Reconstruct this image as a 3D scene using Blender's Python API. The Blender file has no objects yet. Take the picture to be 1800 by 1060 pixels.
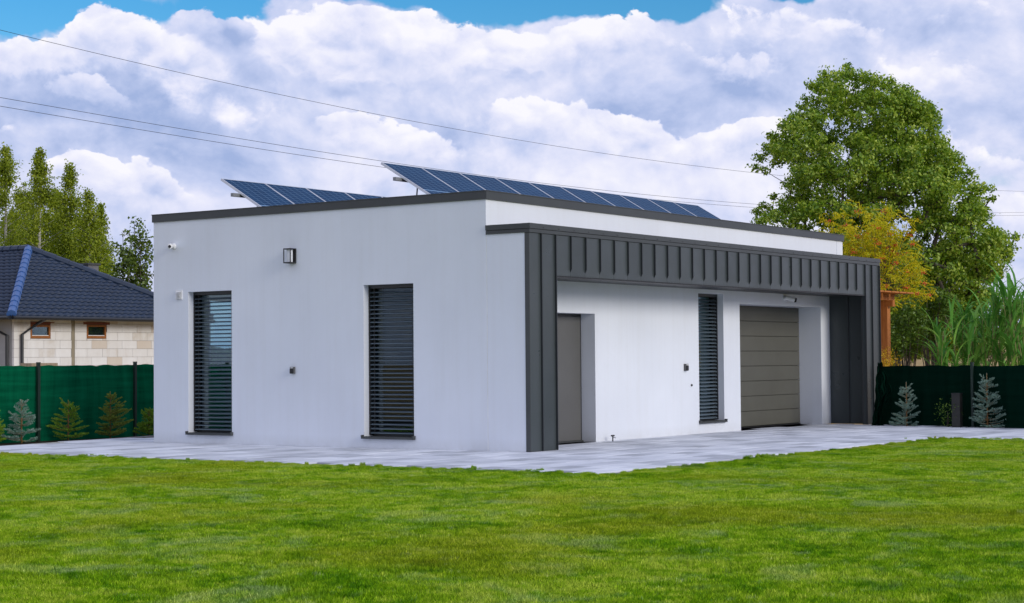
import bpy, math, random
import numpy as np
from mathutils import Matrix, Vector

S = bpy.context.scene
COL = S.collection
random.seed(7)

# ------------------------------------------------------------------ camera
CAM = np.array([-22.944, -15.533, 1.402])
FPX = 3174.35                       # focal length in pixels of an 1800 px wide picture
R_ = np.array([0.56893124, -0.82234598, -0.00802066])
U_ = np.array([-0.02243635, -0.02527017, 0.99942885])
F_ = np.array([0.82207899, 0.56842634, 0.03282743])
cd = bpy.data.cameras.new('camera')
cam = bpy.data.objects.new('camera', cd)
COL.objects.link(cam)
cd.sensor_width = 36.0
cd.lens = FPX / 1800 * 36.0
cd.clip_start = 0.1
cd.clip_end = 3000
M4 = Matrix(((R_[0], U_[0], -F_[0], CAM[0]), (R_[1], U_[1], -F_[1], CAM[1]), (R_[2], U_[2], -F_[2], CAM[2]), (0, 0, 0, 1)))
cam.matrix_world = M4
S.camera = cam
S.cycles.max_bounces = 8
S.cycles.diffuse_bounces = 4
S.cycles.glossy_bounces = 3
S.cycles.transparent_max_bounces = 24


def ray(px, py):
    return F_ + R_ * (px - 900) / FPX - U_ * (py - 530) / FPX


def at(px, py, depth):
    return CAM + ray(px, py) * depth


def on(px, py, axis, val):
    d = ray(px, py)
    return CAM + d * ((val - CAM[axis]) / d[axis])


# ------------------------------------------------------------------ light and exposure
S.view_settings.view_transform = 'Standard'
S.view_settings.look = 'None'
S.view_settings.exposure = 0.25
S.view_settings.gamma = 1.0
S.view_settings.use_curve_mapping = False
SUN_EL = math.radians(20)
TO_SUN = Vector((-0.12, -1.0, 0)).normalized() * math.cos(SUN_EL) + Vector((0, 0, math.sin(SUN_EL)))
sl = bpy.data.lights.new('sun', 'SUN')
sl.energy = 1.5
sl.angle = math.radians(22)
sl.color = (1.0, 0.95, 0.87)
sun = bpy.data.objects.new('sun', sl)
COL.objects.link(sun)
sun.rotation_euler = TO_SUN.to_track_quat('Z', 'Y').to_euler()

world = bpy.data.worlds.new('World')
S.world = world
world.use_nodes = True
NT = world.node_tree
NT.nodes.clear()


def wn(t, **k):
    n = NT.nodes.new(t)
    for a, b in k.items():
        setattr(n, a, b)
    return n


def put(nt, sock, v):
    if isinstance(v, (int, float)):
        sock.default_value = v
    elif isinstance(v, (tuple, list)):
        sock.default_value = v
    else:
        nt.links.new(v, sock)


def wm(op, a, b=None, c=None, clamp=False):
    n = wn('ShaderNodeMath', operation=op, use_clamp=clamp)
    for i, v in enumerate((a, b, c)):
        if v is not None:
            put(NT, n.inputs[i], v)
    return n.outputs[0]


def wv(op, a, b=None, out=0):
    n = wn('ShaderNodeVectorMath', operation=op)
    put(NT, n.inputs[0], a)
    if b is not None:
        put(NT, n.inputs[1], b)
    return n.outputs['Value'] if out == 'v' else n.outputs[0]


def build_sky():
    tc = wn('ShaderNodeTexCoord')
    d = tc.outputs['Generated']
    sep = wn('ShaderNodeSeparateXYZ')
    NT.links.new(d, sep.inputs[0])
    fx, fy = F_[0] / math.hypot(F_[0], F_[1]), F_[1] / math.hypot(F_[0], F_[1])
    fwd = wv('DOT_PRODUCT', d, (fx, fy, 0), 'v')
    rgt = wv('DOT_PRODUCT', d, (fy, -fx, 0), 'v')
    az = wm('ARCTAN2', rgt, fwd)
    el = wm('ARCSINE', sep.outputs[2])
    cmb = wn('ShaderNodeCombineXYZ')
    NT.links.new(az, cmb.inputs[0])
    NT.links.new(el, cmb.inputs[1])
    P = cmb.outputs[0]

    def azel(px, py):
        r = ray(px, py)
        r = r / np.linalg.norm(r)
        return math.atan2(r[0] * fy - r[1] * fx, r[0] * fx + r[1] * fy), math.asin(r[2])

    def fbm(vec, scale, det, rough, dist=0.0, color=False):
        n = wn('ShaderNodeTexNoise', noise_dimensions='3D')
        put(NT, n.inputs['Vector'], vec)
        put(NT, n.inputs['Scale'], scale)
        put(NT, n.inputs['Detail'], det)
        put(NT, n.inputs['Roughness'], rough)
        put(NT, n.inputs['Distortion'], dist)
        return n.outputs['Color' if color else 'Fac']

    def cells(vec, scale, det):
        vo = wn('ShaderNodeTexVoronoi', feature='F1', voronoi_dimensions='3D')
        put(NT, vo.inputs['Vector'], vec)
        put(NT, vo.inputs['Scale'], scale)
        put(NT, vo.inputs['Detail'], det)
        put(NT, vo.inputs['Roughness'], .55)
        return vo.outputs['Distance']

    q = wv('MULTIPLY', d, (1, 1, 1.3))
    wz = wv('SUBTRACT', fbm(q, 15.0, 5, .58, 0, True), (.5, .5, .5))
    PW = wv('ADD', P, wv('MULTIPLY', wz, (.068, .044, 0)))
    qw = wv('ADD', q, wv('MULTIPLY', wz, (.030, .030, .030)))
    qw2 = wv('ADD', qw, (fy * .0025, -fx * .0025, .0060))
    n1 = fbm(q, 14, 8, .56, .2)
    n2 = fbm(wv('ADD', q, (fy * .005, -fx * .005, .0105)), 14, 5, .56, .2)
    nf1 = fbm(qw, 36, 8, .66)
    nf2 = fbm(qw2, 40, 4, .58)
    big = fbm(q, 5.0, 2, .5)
    c1 = cells(qw, 30.0, 1.6)
    c2 = cells(qw2, 30.0, 1.6)
    relief = wm('SUBTRACT', nf1, nf2)
    puff = wm('SUBTRACT', c2, c1)            # rounded heads lit from above

    def field(lst):
        acc = top = None
        for (px, py, rx, ry, amp) in lst:
            a, e = azel(px, py)
            w = PW
            if acc is not None:      # order the sums one after another, the node stack is small
                n = wn('ShaderNodeVectorMath', operation='MULTIPLY_ADD')
                put(NT, n.inputs[0], acc)
                n.inputs[1].default_value = (1e-9, 1e-9, 1e-9)
                put(NT, n.inputs[2], PW)
                w = n.outputs[0]
            v = wv('MULTIPLY', wv('SUBTRACT', w, (a, e, 0)), (FPX / rx, FPX / ry, 0))
            g = wm('MULTIPLY', wm('EXPONENT', wm('MULTIPLY', wv('DOT_PRODUCT', v, v, 'v'), -1.0)), amp)
            s2 = wn('ShaderNodeSeparateXYZ')
            NT.links.new(v, s2.inputs[0])
            acc = g if acc is None else wm('ADD', g, acc)
            top = wm('MULTIPLY', g, s2.outputs[1]) if top is None else wm('MULTIPLY_ADD', g, s2.outputs[1], top)
        return acc, top

    def step(x, lo, hi):
        mr = wn('ShaderNodeMapRange', interpolation_type='SMOOTHSTEP')
        put(NT, mr.inputs[0], x)
        put(NT, mr.inputs[1], lo)
        put(NT, mr.inputs[2], hi)
        return mr.outputs[0]

    def mixf(f, a, b):
        return wm('MULTIPLY_ADD', f, wm('SUBTRACT', b, a), a)

    # backdrop of broken stratocumulus with openings of clear sky
    gaps, _ = field([(70, 8, 210, 46, 1.1), (235, 30, 70, 26, .5), (400, 12, 50, 34, .9), (700, -34, 360, 34, .8), (1000, -6, 230, 34, .9), (1190, 8, 70, 26, .6),
                     (690, 42, 26, 16, .8), (820, 72, 22, 12, .45), (1375, -8, 60, 18, .7), (1720, 270, 90, 30, .20), (1690, 330, 120, 30, .22)])
    light, _ = field([(150, 160, 150, 40, -.30), (250, 210, 120, 40, -.20), (60, 200, 120, 30, -.16), (430, 150, 90, 50, -.10), (1150, 200, 90, 50, -.24), (1330, 120, 120, 50, -.26), (1500, 40, 160, 40, -.12),
                      (1700, 50, 110, 40, -.16), (1600, 210, 140, 40, -.28), (240, 270, 200, 30, -.22), (430, 300, 120, 60, -.18), (800, 250, 90, 40, -.1),
                      (1450, 50, 90, 30, .22), (1620, 140, 110, 36, .30), (1000, 110, 120, 40, .12), (620, 310, 160, 40, .20), (1000, 300, 220, 40, .25), (1320, 330, 160, 40, .25), (320, 360, 140, 26, .20), (1770, 370, 60, 22, .25), (60, 250, 60, 30, .12)])
    cov0 = wm('MULTIPLY_ADD', wm('SUBTRACT', n1, .5), 1.0, wm('MULTIPLY_ADD', wm('SUBTRACT', big, .5), .5, .40))
    cov = step(wm('SUBTRACT', cov0, gaps), -.05, .22)
    L = wm('MULTIPLY_ADD', wm('SUBTRACT', n1, n2), 1.3, .46)
    L = wm('ADD', L, light)
    L = wm('MULTIPLY_ADD', wm('SUBTRACT', n1, .5), .55, L)
    L = wm('MULTIPLY_ADD', relief, .30, L)

    # cumulus in front of it: crisp heads, shaded bases
    def layer(L, cov, lst, thr, base, soft, tg):
        D, T = field(lst)
        t = wm('DIVIDE', T, wm('ADD', D, .06))
        edge = wm('MULTIPLY_ADD', wm('SUBTRACT', .42, c1), .70, D)
        edge = wm('MULTIPLY_ADD', wm('SUBTRACT', nf1, .5), 1.15, edge)
        edge = wm('MULTIPLY_ADD', wm('SUBTRACT', n1, .5), .55, edge)
        a = step(edge, thr, wm('MULTIPLY_ADD', step(t, .45, -.50), soft, thr + .17))
        s = wm('MULTIPLY_ADD', t, tg, base)
        s = wm('MULTIPLY_ADD', puff, .48, s)
        s = wm('MULTIPLY_ADD', relief, .65, s)
        s = wm('MULTIPLY_ADD', wm('SUBTRACT', n1, .5), .45, s)
        return mixf(a, L, s), wm('MAXIMUM', cov, a)

    L, cov = layer(L, cov, [(30, 85, 90, 34, .9), (120, 88, 90, 34, .9), (200, 60, 70, 55, 1.), (250, 95, 90, 45, .9), (330, 130, 60, 50, .8), (60, 130, 120, 40, .6), (300, 200, 120, 60, .5),
                            (480, 80, 80, 52, 1.), (570, 70, 110, 55, 1.), (660, 62, 95, 52, .95), (760, 76, 115, 60, .9), (860, 70, 100, 52, .9), (560, 140, 190, 50, .8), (720, 150, 160, 44, .7), (470, 225, 110, 40, .8),
                            (930, 80, 90, 44, .8), (1000, 130, 120, 50, .6), (1060, 60, 70, 36, .9), (1115, 42, 56, 30, .95), (1280, 60, 120, 44, .8), (1440, 55, 90, 40, .8), (1620, 155, 120, 46, .9), (1720, 110, 90, 44, .6), (1560, 60, 80, 40, .5)], .33, .66, .5, .36)
    L, cov = layer(L, cov, [(345, 46, 62, 50, 1.), (400, 95, 62, 46, 1.), (470, 140, 80, 32, .9), (600, 168, 140, 26, .85), (740, 150, 90, 24, .6), (860, 118, 80, 32, .9), (940, 127, 50, 22, .9),
                            (110, 165, 120, 38, .9), (240, 195, 90, 36, .8), (250, 260, 130, 26, .6), (1340, 125, 100, 44, .8), (1180, 100, 100, 40, .75), (1490, 30, 100, 28, .7), (1700, 50, 110, 30, .7), (1600, 205, 120, 26, .6), (1160, 200, 70, 26, .6)], .34, .34, .7, .20)
    L, cov = layer(L, cov, [(600, 235, 90, 40, .8), (670, 238, 80, 40, .95), (745, 268, 90, 42, .8), (590, 300, 160, 50, .6), (900, 205, 85, 46, 1.), (970, 200, 75, 46, 1.), (1040, 218, 64, 42, 1.), (1095, 246, 64, 40, .9), (1000, 300, 190, 70, .7),
                            (1160, 264, 56, 34, .9), (1225, 268, 64, 38, .9), (1285, 232, 54, 42, 1.1), (1345, 250, 66, 46, 1.), (1270, 330, 170, 60, .7), (200, 318, 76, 32, .9), (260, 342, 66, 28, .9), (330, 374, 100, 26, .9), (130, 306, 56, 26, .7), (170, 370, 130, 60, .6),
                            (1670, 245, 52, 40, .95), (1730, 285, 50, 30, .8), (1790, 305, 40, 26, 1.), (1770, 380, 70, 34, 1.), (10, 220, 40, 18, .9), (330, 140, 40, 34, .8), (350, 100, 30, 30, .4)], .34, .64, .9, .33)
    ramp = wn('ShaderNodeValToRGB')
    NT.links.new(wm('MULTIPLY_ADD', wm('SUBTRACT', L, .64), 1.12, .67), ramp.inputs[0])
    cr = ramp.color_ramp
    cr.elements[0].position = 0.02
    cr.elements[0].color = (0.36, 0.46, 0.74, 1)
    cr.elements[1].position = 1.0
    cr.elements[1].color = (0.95, 0.94, 1.0, 1)
    e = cr.elements.new(0.36)
    e.color = (0.56, 0.63, 0.88, 1)
    e = cr.elements.new(0.66)
    e.color = (0.77, 0.79, 0.965, 1)
    sky = wn('ShaderNodeTexSky', sky_type='NISHITA')
    sky.sun_disc = False
    sky.sun_elevation = SUN_EL
    sky.sun_rotation = math.atan2(TO_SUN.x, TO_SUN.y)
    sky.air_density = 1.0
    sky.dust_density = 0.3
    sky.ozone_density = 3.0
    bg1 = wn('ShaderNodeBackground')
    hs = wn('ShaderNodeHueSaturation')
    hs.inputs['Saturation'].default_value = 1.45
    NT.links.new(sky.outputs[0], hs.inputs['Color'])
    NT.links.new(hs.outputs[0], bg1.inputs[0])
    bg1.inputs[1].default_value = 0.108
    bg2 = wn('ShaderNodeBackground')
    NT.links.new(ramp.outputs[0], bg2.inputs[0])
    bg2.inputs[1].default_value = 0.85
    mx = wn('ShaderNodeMixShader')
    NT.links.new(cov, mx.inputs[0])
    NT.links.new(bg1.outputs[0], mx.inputs[1])
    NT.links.new(bg2.outputs[0], mx.inputs[2])
    out = wn('ShaderNodeOutputWorld')
    NT.links.new(mx.outputs[0], out.inputs[0])


build_sky()
world.cycles.sampling_method = 'MANUAL'
world.cycles.sample_map_resolution = 512

# ------------------------------------------------------------------ materials


class Mat:
    def __init__(self, name):
        self.m = bpy.data.materials.new(name)
        self.m.use_nodes = True
        self.nt = self.m.node_tree
        self.b = self.nt.nodes['Principled BSDF']
        self.out = self.nt.nodes['Material Output']

    def n(self, t, **k):
        x = self.nt.nodes.new(t)
        for a, b in k.items():
            setattr(x, a, b)
        return x

    def math(self, op, a, b=None, c=None, clamp=False):
        n = self.n('ShaderNodeMath', operation=op, use_clamp=clamp)
        for i, v in enumerate((a, b, c)):
            if v is not None:
                put(self.nt, n.inputs[i], v)
        return n.outputs[0]

    def coord(self, which='Object'):
        return self.n('ShaderNodeTexCoord').outputs[which]

    def pos(self):
        return self.n('ShaderNodeNewGeometry').outputs['Position']

    def island(self):
        return self.n('ShaderNodeNewGeometry').outputs['Random Per Island']

    def orand(self):
        return self.n('ShaderNodeObjectInfo').outputs['Random']

    def noise(self, vec, scale, detail=4, rough=.55, mul=None, dist=0):
        if mul is not None:
            v = self.n('ShaderNodeVectorMath', operation='MULTIPLY')
            put(self.nt, v.inputs[0], vec)
            v.inputs[1].default_value = mul
            vec = v.outputs[0]
        n = self.n('ShaderNodeTexNoise')
        put(self.nt, n.inputs['Vector'], vec)
        put(self.nt, n.inputs['Scale'], scale)
        put(self.nt, n.inputs['Detail'], detail)
        put(self.nt, n.inputs['Roughness'], rough)
        put(self.nt, n.inputs['Distortion'], dist)
        return n.outputs['Fac']

    def ramp(self, fac, stops):
        r = self.n('ShaderNodeValToRGB')
        put(self.nt, r.inputs[0], fac)
        el = r.color_ramp.elements
        while len(el) < len(stops):
            el.new(0.5)
        for e, (p, c) in zip(el, stops):
            e.position = p
            e.color = (*c, 1)
        return r.outputs[0]

    def mix(self, fac, a, b, mode='MIX'):
        m = self.n('ShaderNodeMix', data_type='RGBA', blend_type=mode)
        put(self.nt, m.inputs[0], fac)
        put(self.nt, m.inputs[6], (*a, 1) if isinstance(a, tuple) and len(a) == 3 else a)
        put(self.nt, m.inputs[7], (*b, 1) if isinstance(b, tuple) and len(b) == 3 else b)
        return m.outputs[2]

    def set(self, color=None, rough=None, metal=None, spec=None):
        if color is not None:
            put(self.nt, self.b.inputs['Base Color'], (*color, 1) if isinstance(color, tuple) and len(color) == 3 else color)
        if rough is not None:
            put(self.nt, self.b.inputs['Roughness'], rough)
        if metal is not None:
            self.b.inputs['Metallic'].default_value = metal
        if spec is not None:
            self.b.inputs['Specular IOR Level'].default_value = spec
        return self

    def bump(self, h, strength=.3, dist=.01):
        b = self.n('ShaderNodeBump')
        b.inputs['Strength'].default_value = strength
        b.inputs['Distance'].default_value = dist
        put(self.nt, b.inputs['Height'], h)
        self.nt.links.new(b.outputs[0], self.b.inputs['Normal'])
        return self


def plain(name, c, rough=.5, metal=0, var=.12, scale=3.0, spec=.5, bumpk=0.0):
    k = Mat(name)
    nz = k.noise(k.coord(), scale, 5, .6)
    lo = tuple(v * (1 - var) for v in c)
    hi = tuple(min(1, v * (1 + var)) for v in c)
    k.set(k.ramp(nz, [(.3, lo), (.7, hi)]), rough, metal, spec)
    if bumpk:
        k.bump(k.noise(k.coord(), scale * 25, 3), bumpk, .004)
    return k.m


def stucco():
    k = Mat('white_render')
    p = k.pos()
    big = k.noise(p, .55, 4, .55)
    streak = k.noise(p, 1.0, 4, .6, mul=(7, 7, .35))
    spot = k.noise(p, 9, 4, .6)
    c = k.ramp(big, [(.25, (.685, .712, .765)), (.75, (.76, .787, .84))])
    c = k.mix(k.math('MULTIPLY', k.ramp(streak, [(.45, (0, 0, 0)), (.8, (1, 1, 1))]), .14), c, (.56, .55, .53))
    c = k.mix(k.math('MULTIPLY', k.ramp(spot, [(.55, (0, 0, 0)), (.8, (1, 1, 1))]), .08), c, (.6, .59, .57))
    # dust splashed up the foot of the wall
    sep = k.n('ShaderNodeSeparateXYZ')
    k.nt.links.new(p, sep.inputs[0])
    foot = k.math('SUBTRACT', .20, sep.outputs[2])
    foot = k.math('MULTIPLY', foot, 4.0, clamp=True)
    foot = k.math('MULTIPLY', foot, k.noise(p, 6, 4, .7), clamp=True)
    c = k.mix(k.math('MULTIPLY', foot, .55), c, (.42, .41, .38))
    k.set(c, .9, 0, .25)
    k.bump(k.noise(p, 260, 3, .6), .25, .003)
    return k.m


def cladding():
    k = Mat('anthracite_sheet')
    p = k.pos()
    nz = k.noise(p, 1.2, 4, .55, mul=(1, 1, .4))
    r = k.orand()
    f = k.math('MULTIPLY_ADD', k.math('SUBTRACT', r, .5), .35, nz)
    k.set(k.ramp(f, [(.25, (.038, .047, .049)), (.75, (.055, .066, .069))]), .36, 0, .5)
    put(k.nt, k.b.inputs['Roughness'], k.ramp(k.noise(p, 3, 4), [(.3, (.27,) * 3), (.7, (.40,) * 3)]))
    k.bump(k.noise(p, 2.2, 2), .12, .02)
    return k.m


def slat_mat():
    k = Mat('slat_metal')
    k.set(k.ramp(k.orand(), [(0, (.12, .165, .20)), (1, (.15, .20, .24))]), .28, .35, .5)
    return k.m


def glass_mat(refl=.11, tint=(.74, .86, .88)):
    k = Mat('window_glass')
    tr = k.n('ShaderNodeBsdfTransparent')
    tr.inputs[0].default_value = (*tint, 1)
    gl = k.n('ShaderNodeBsdfGlossy')
    gl.inputs['Roughness'].default_value = .01
    lw = k.n('ShaderNodeLayerWeight')
    lw.inputs[0].default_value = .35
    mx = k.n('ShaderNodeMixShader')
    k.nt.links.new(k.math('MULTIPLY_ADD', lw.outputs['Fresnel'], .22, refl - .09, clamp=True), mx.inputs[0])
    k.nt.links.new(tr.outputs[0], mx.inputs[1])
    k.nt.links.new(gl.outputs[0], mx.inputs[2])
    k.nt.links.new(mx.outputs[0], k.out.inputs[0])
    return k.m


def solar_mat(w, l):
    k = Mat('solar_cells')
    sep = k.n('ShaderNodeSeparateXYZ')
    k.nt.links.new(k.coord(), sep.inputs[0])

    def line(v, n, half):
        f = k.math('FRACT', k.math('MULTIPLY', v, n))
        dd = k.math('ABSOLUTE', k.math('SUBTRACT', f, .5))
        return k.math('GREATER_THAN', dd, .5 - half)
    u = k.math('DIVIDE', sep.outputs[0], w)
    v = k.math('DIVIDE', sep.outputs[1], l)
    a = line(u, 6.0, .045)
    b = line(v, 20.0, .05)
    bus = line(u, 30.0, .05)
    mid = k.math('LESS_THAN', k.math('ABSOLUTE', k.math('SUBTRACT', v, .44)), .008)
    g = k.math('MAXIMUM', k.math('MAXIMUM', a, b), k.math('MULTIPLY', bus, .25))
    g = k.math('MULTIPLY', g, .55)
    g = k.math('MAXIMUM', g, mid)
    nz = k.noise(k.pos(), 2.0, 3)
    base = k.ramp(nz, [(.3, (.004, .030, .085)), (.7, (.006, .041, .110))])
    k.set(k.mix(g, base, (.16, .27, .42)), .35, 0, .5)
    k.b.inputs['IOR'].default_value = 1.05
    return k.m


def leaf_mat(name, stops, trans=.35, gloss=.06, rough=.45, patch=None):
    k = Mat(name)
    rnd = k.island()
    big = k.noise(k.pos(), 1.1, 3, .5)
    f = k.math('MULTIPLY_ADD', rnd, .55, k.math('MULTIPLY', big, .5))
    c = k.ramp(f, stops)
    if patch:
        amt, col = patch
        c = k.mix(k.math('MULTIPLY', k.math('GREATER_THAN', k.math('FRACT', k.math('MULTIPLY', rnd, 37.7)), 1 - amt), 1.0), c, col)
    df = k.n('ShaderNodeBsdfDiffuse')
    tl = k.n('ShaderNodeBsdfTranslucent')
    gl = k.n('ShaderNodeBsdfGlossy')
    gl.inputs['Roughness'].default_value = rough
    gl.inputs[0].default_value = (.8, .9, .8, 1)
    k.nt.links.new(c, df.inputs[0])
    k.nt.links.new(k.mix(1.0, c, (1.1, 1.15, .55), 'MULTIPLY'), tl.inputs[0])
    m1 = k.n('ShaderNodeMixShader')
    m1.inputs[0].default_value = trans
    k.nt.links.new(df.outputs[0], m1.inputs[1])
    k.nt.links.new(tl.outputs[0], m1.inputs[2])
    m2 = k.n('ShaderNodeMixShader')
    m2.inputs[0].default_value = gloss
    k.nt.links.new(m1.outputs[0], m2.inputs[1])
    k.nt.links.new(gl.outputs[0], m2.inputs[2])
    k.nt.links.new(m2.outputs[0], k.out.inputs[0])
    return k.m


def lawn_color(k):
    p = k.pos()
    a = k.noise(p, .45, 4, .6, mul=(1, 1, 0), dist=.8)
    b = k.noise(p, 1.7, 5, .68, mul=(1, 1, 0), dist=.7)
    c = k.noise(p, 6.0, 3, .6, mul=(1, 1, 0))
    f = k.math('MULTIPLY_ADD', a, .45, k.math('MULTIPLY_ADD', b, .60, k.math('MULTIPLY_ADD', k.math('SUBTRACT', c, .5), .62, .14)))
    col = k.ramp(f, [(.47, (.038, .145, .002)), (.57, (.105, .275, .003)), (.67, (.235, .415, .007)), (.77, (.42, .54, .05))])
    wv_ = k.n('ShaderNodeTexWave')
    wv_.inputs['Scale'].default_value = .42
    wv_.inputs['Distortion'].default_value = 3.2
    wv_.inputs['Detail'].default_value = 2.0
    wv_.inputs['Detail Scale'].default_value = .6
    rot = k.n('ShaderNodeVectorRotate')
    put(k.nt, rot.inputs['Vector'], p)
    rot.inputs['Angle'].default_value = .62
    k.nt.links.new(rot.outputs[0], wv_.inputs['Vector'])
    col = k.mix(k.math('MULTIPLY', wv_.outputs['Fac'], .30), col, (.31, .45, .02))
    # pale wear along the wheel tracks of the mower and scattered bleached spots
    d = k.noise(p, 1.1, 5, .66, mul=(1, 1, 0), dist=1.2)
    pale = k.ramp(d, [(.52, (0, 0, 0)), (.68, (1, 1, 1))])
    col = k.mix(k.math('MULTIPLY', pale, .50), col, (.38, .48, .20))
    d2 = k.noise(p, 5.0, 4, .7, mul=(1, 1, 0), dist=.5)
    spot = k.ramp(d2, [(.60, (0, 0, 0)), (.74, (1, 1, 1))])
    col = k.mix(k.math('MULTIPLY', spot, .55), col, (.54, .62, .30))
    e = k.noise(p, .33, 3, .5, mul=(1, 1, 0))
    dry = k.ramp(e, [(.50, (0, 0, 0)), (.64, (1, 1, 1))])
    return k.mix(k.math('MULTIPLY', dry, .45), col, (.33, .34, .015))


def grass_mat():
    k = Mat('grass_blades')
    col = lawn_color(k)
    rnd = k.island()
    v = k.ramp(rnd, [(0, (.34, .42, .3)), (.45, (.9, .95, .9)), (.84, (1.45, 1.35, 1.4)), (1, (2.4, 2.0, 3.2))])
    col = k.mix(1.0, col, v, 'MULTIPLY')
    df = k.n('ShaderNodeBsdfDiffuse')
    tl = k.n('ShaderNodeBsdfTranslucent')
    gl = k.n('ShaderNodeBsdfGlossy')
    gl.inputs['Roughness'].default_value = .4
    k.nt.links.new(col, df.inputs[0])
    k.nt.links.new(col, tl.inputs[0])
    m1 = k.n('ShaderNodeMixShader')
    m1.inputs[0].default_value = .4
    k.nt.links.new(df.outputs[0], m1.inputs[1])
    k.nt.links.new(tl.outputs[0], m1.inputs[2])
    m2 = k.n('ShaderNodeMixShader')
    m2.inputs[0].default_value = .006
    k.nt.links.new(m1.outputs[0], m2.inputs[1])
    k.nt.links.new(gl.outputs[0], m2.inputs[2])
    k.nt.links.new(m2.outputs[0], k.out.inputs[0])
    return k.m


def lawn_mat():
    k = Mat('lawn_soil')
    col = k.mix(.40, lawn_color(k), (.07, .09, .006))
    k.set(col, .95, 0, .1)
    k.bump(k.noise(k.pos(), 60, 4, .7), .6, .02)
    return k.m


def slab_mat(per_object):
    k = Mat('concrete_slab')
    r = k.orand() if per_object else k.island()
    p = k.pos()
    nz = k.noise(p, 3.2, 6, .65)
    st = k.noise(p, 1.4, 4, .6, mul=(.6, 2.2, 1), dist=.6)
    f = k.math('MULTIPLY_ADD', r, .48, k.math('MULTIPLY_ADD', nz, .32, k.math('MULTIPLY', st, .36)))
    c = k.ramp(f, [(.26, (.32, .335, .37)), (.47, (.48, .50, .55)), (.66, (.59, .61, .665)), (.86, (.70, .72, .77))])
    k.set(c, .8, 0, .3)
    k.bump(k.noise(p, 45, 5, .65), .25, .004)
    return k.m


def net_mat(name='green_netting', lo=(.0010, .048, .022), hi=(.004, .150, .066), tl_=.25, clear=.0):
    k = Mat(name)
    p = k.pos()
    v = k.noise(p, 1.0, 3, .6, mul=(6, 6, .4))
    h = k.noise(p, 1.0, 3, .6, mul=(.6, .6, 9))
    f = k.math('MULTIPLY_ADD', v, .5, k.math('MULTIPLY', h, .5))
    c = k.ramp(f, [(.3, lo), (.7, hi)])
    df = k.n('ShaderNodeBsdfDiffuse')
    k.nt.links.new(c, df.inputs[0])
    tl = k.n('ShaderNodeBsdfTranslucent')
    k.nt.links.new(c, tl.inputs[0])
    m1 = k.n('ShaderNodeMixShader')
    m1.inputs[0].default_value = tl_
    k.nt.links.new(df.outputs[0], m1.inputs[1])
    k.nt.links.new(tl.outputs[0], m1.inputs[2])
    tr = k.n('ShaderNodeBsdfTransparent')
    m2 = k.n('ShaderNodeMixShader')
    m2.inputs[0].default_value = clear
    k.nt.links.new(m1.outputs[0], m2.inputs[1])
    k.nt.links.new(tr.outputs[0], m2.inputs[2])
    k.nt.links.new(m2.outputs[0], k.out.inputs[0])
    return k.m


def wood_mat(name, a, b):
    k = Mat(name)
    o = k.coord()
    g = k.noise(o, 4.0, 5, .6, mul=(9, 9, .8), dist=.4)
    k.set(k.ramp(g, [(.3, a), (.7, b)]), .7, 0, .3)
    k.bump(g, .3, .004)
    return k.m


def block_mat():
    k = Mat('aerated_block')
    p = k.pos()
    r = k.orand()
    st = k.noise(p, 1.0, 4, .6, mul=(5, 5, .5))
    nz = k.noise(p, 3, 5, .6)
    f = k.math('MULTIPLY_ADD', nz, .35, k.math('MULTIPLY_ADD', st, .4, k.math('MULTIPLY', r, .25)))
    c = k.ramp(f, [(.26, (.56, .50, .42)), (.40, (.70, .68, .65)), (.7, (.79, .785, .77))])
    c = k.mix(k.math('MULTIPLY', k.math('GREATER_THAN', r, .88), .55), c, (.50, .38, .25))
    k.set(c, .95, 0, .1)
    k.bump(k.noise(p, 40, 4, .7), .4, .006)
    return k.m


def bark_mat(name, a, b, scale=6):
    k = Mat(name)
    g = k.noise(k.coord(), scale, 5, .65, mul=(1, 1, .35))
    k.set(k.ramp(g, [(.35, a), (.65, b)]), .9, 0, .2)
    k.bump(g, .6, .02)
    return k.m


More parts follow.
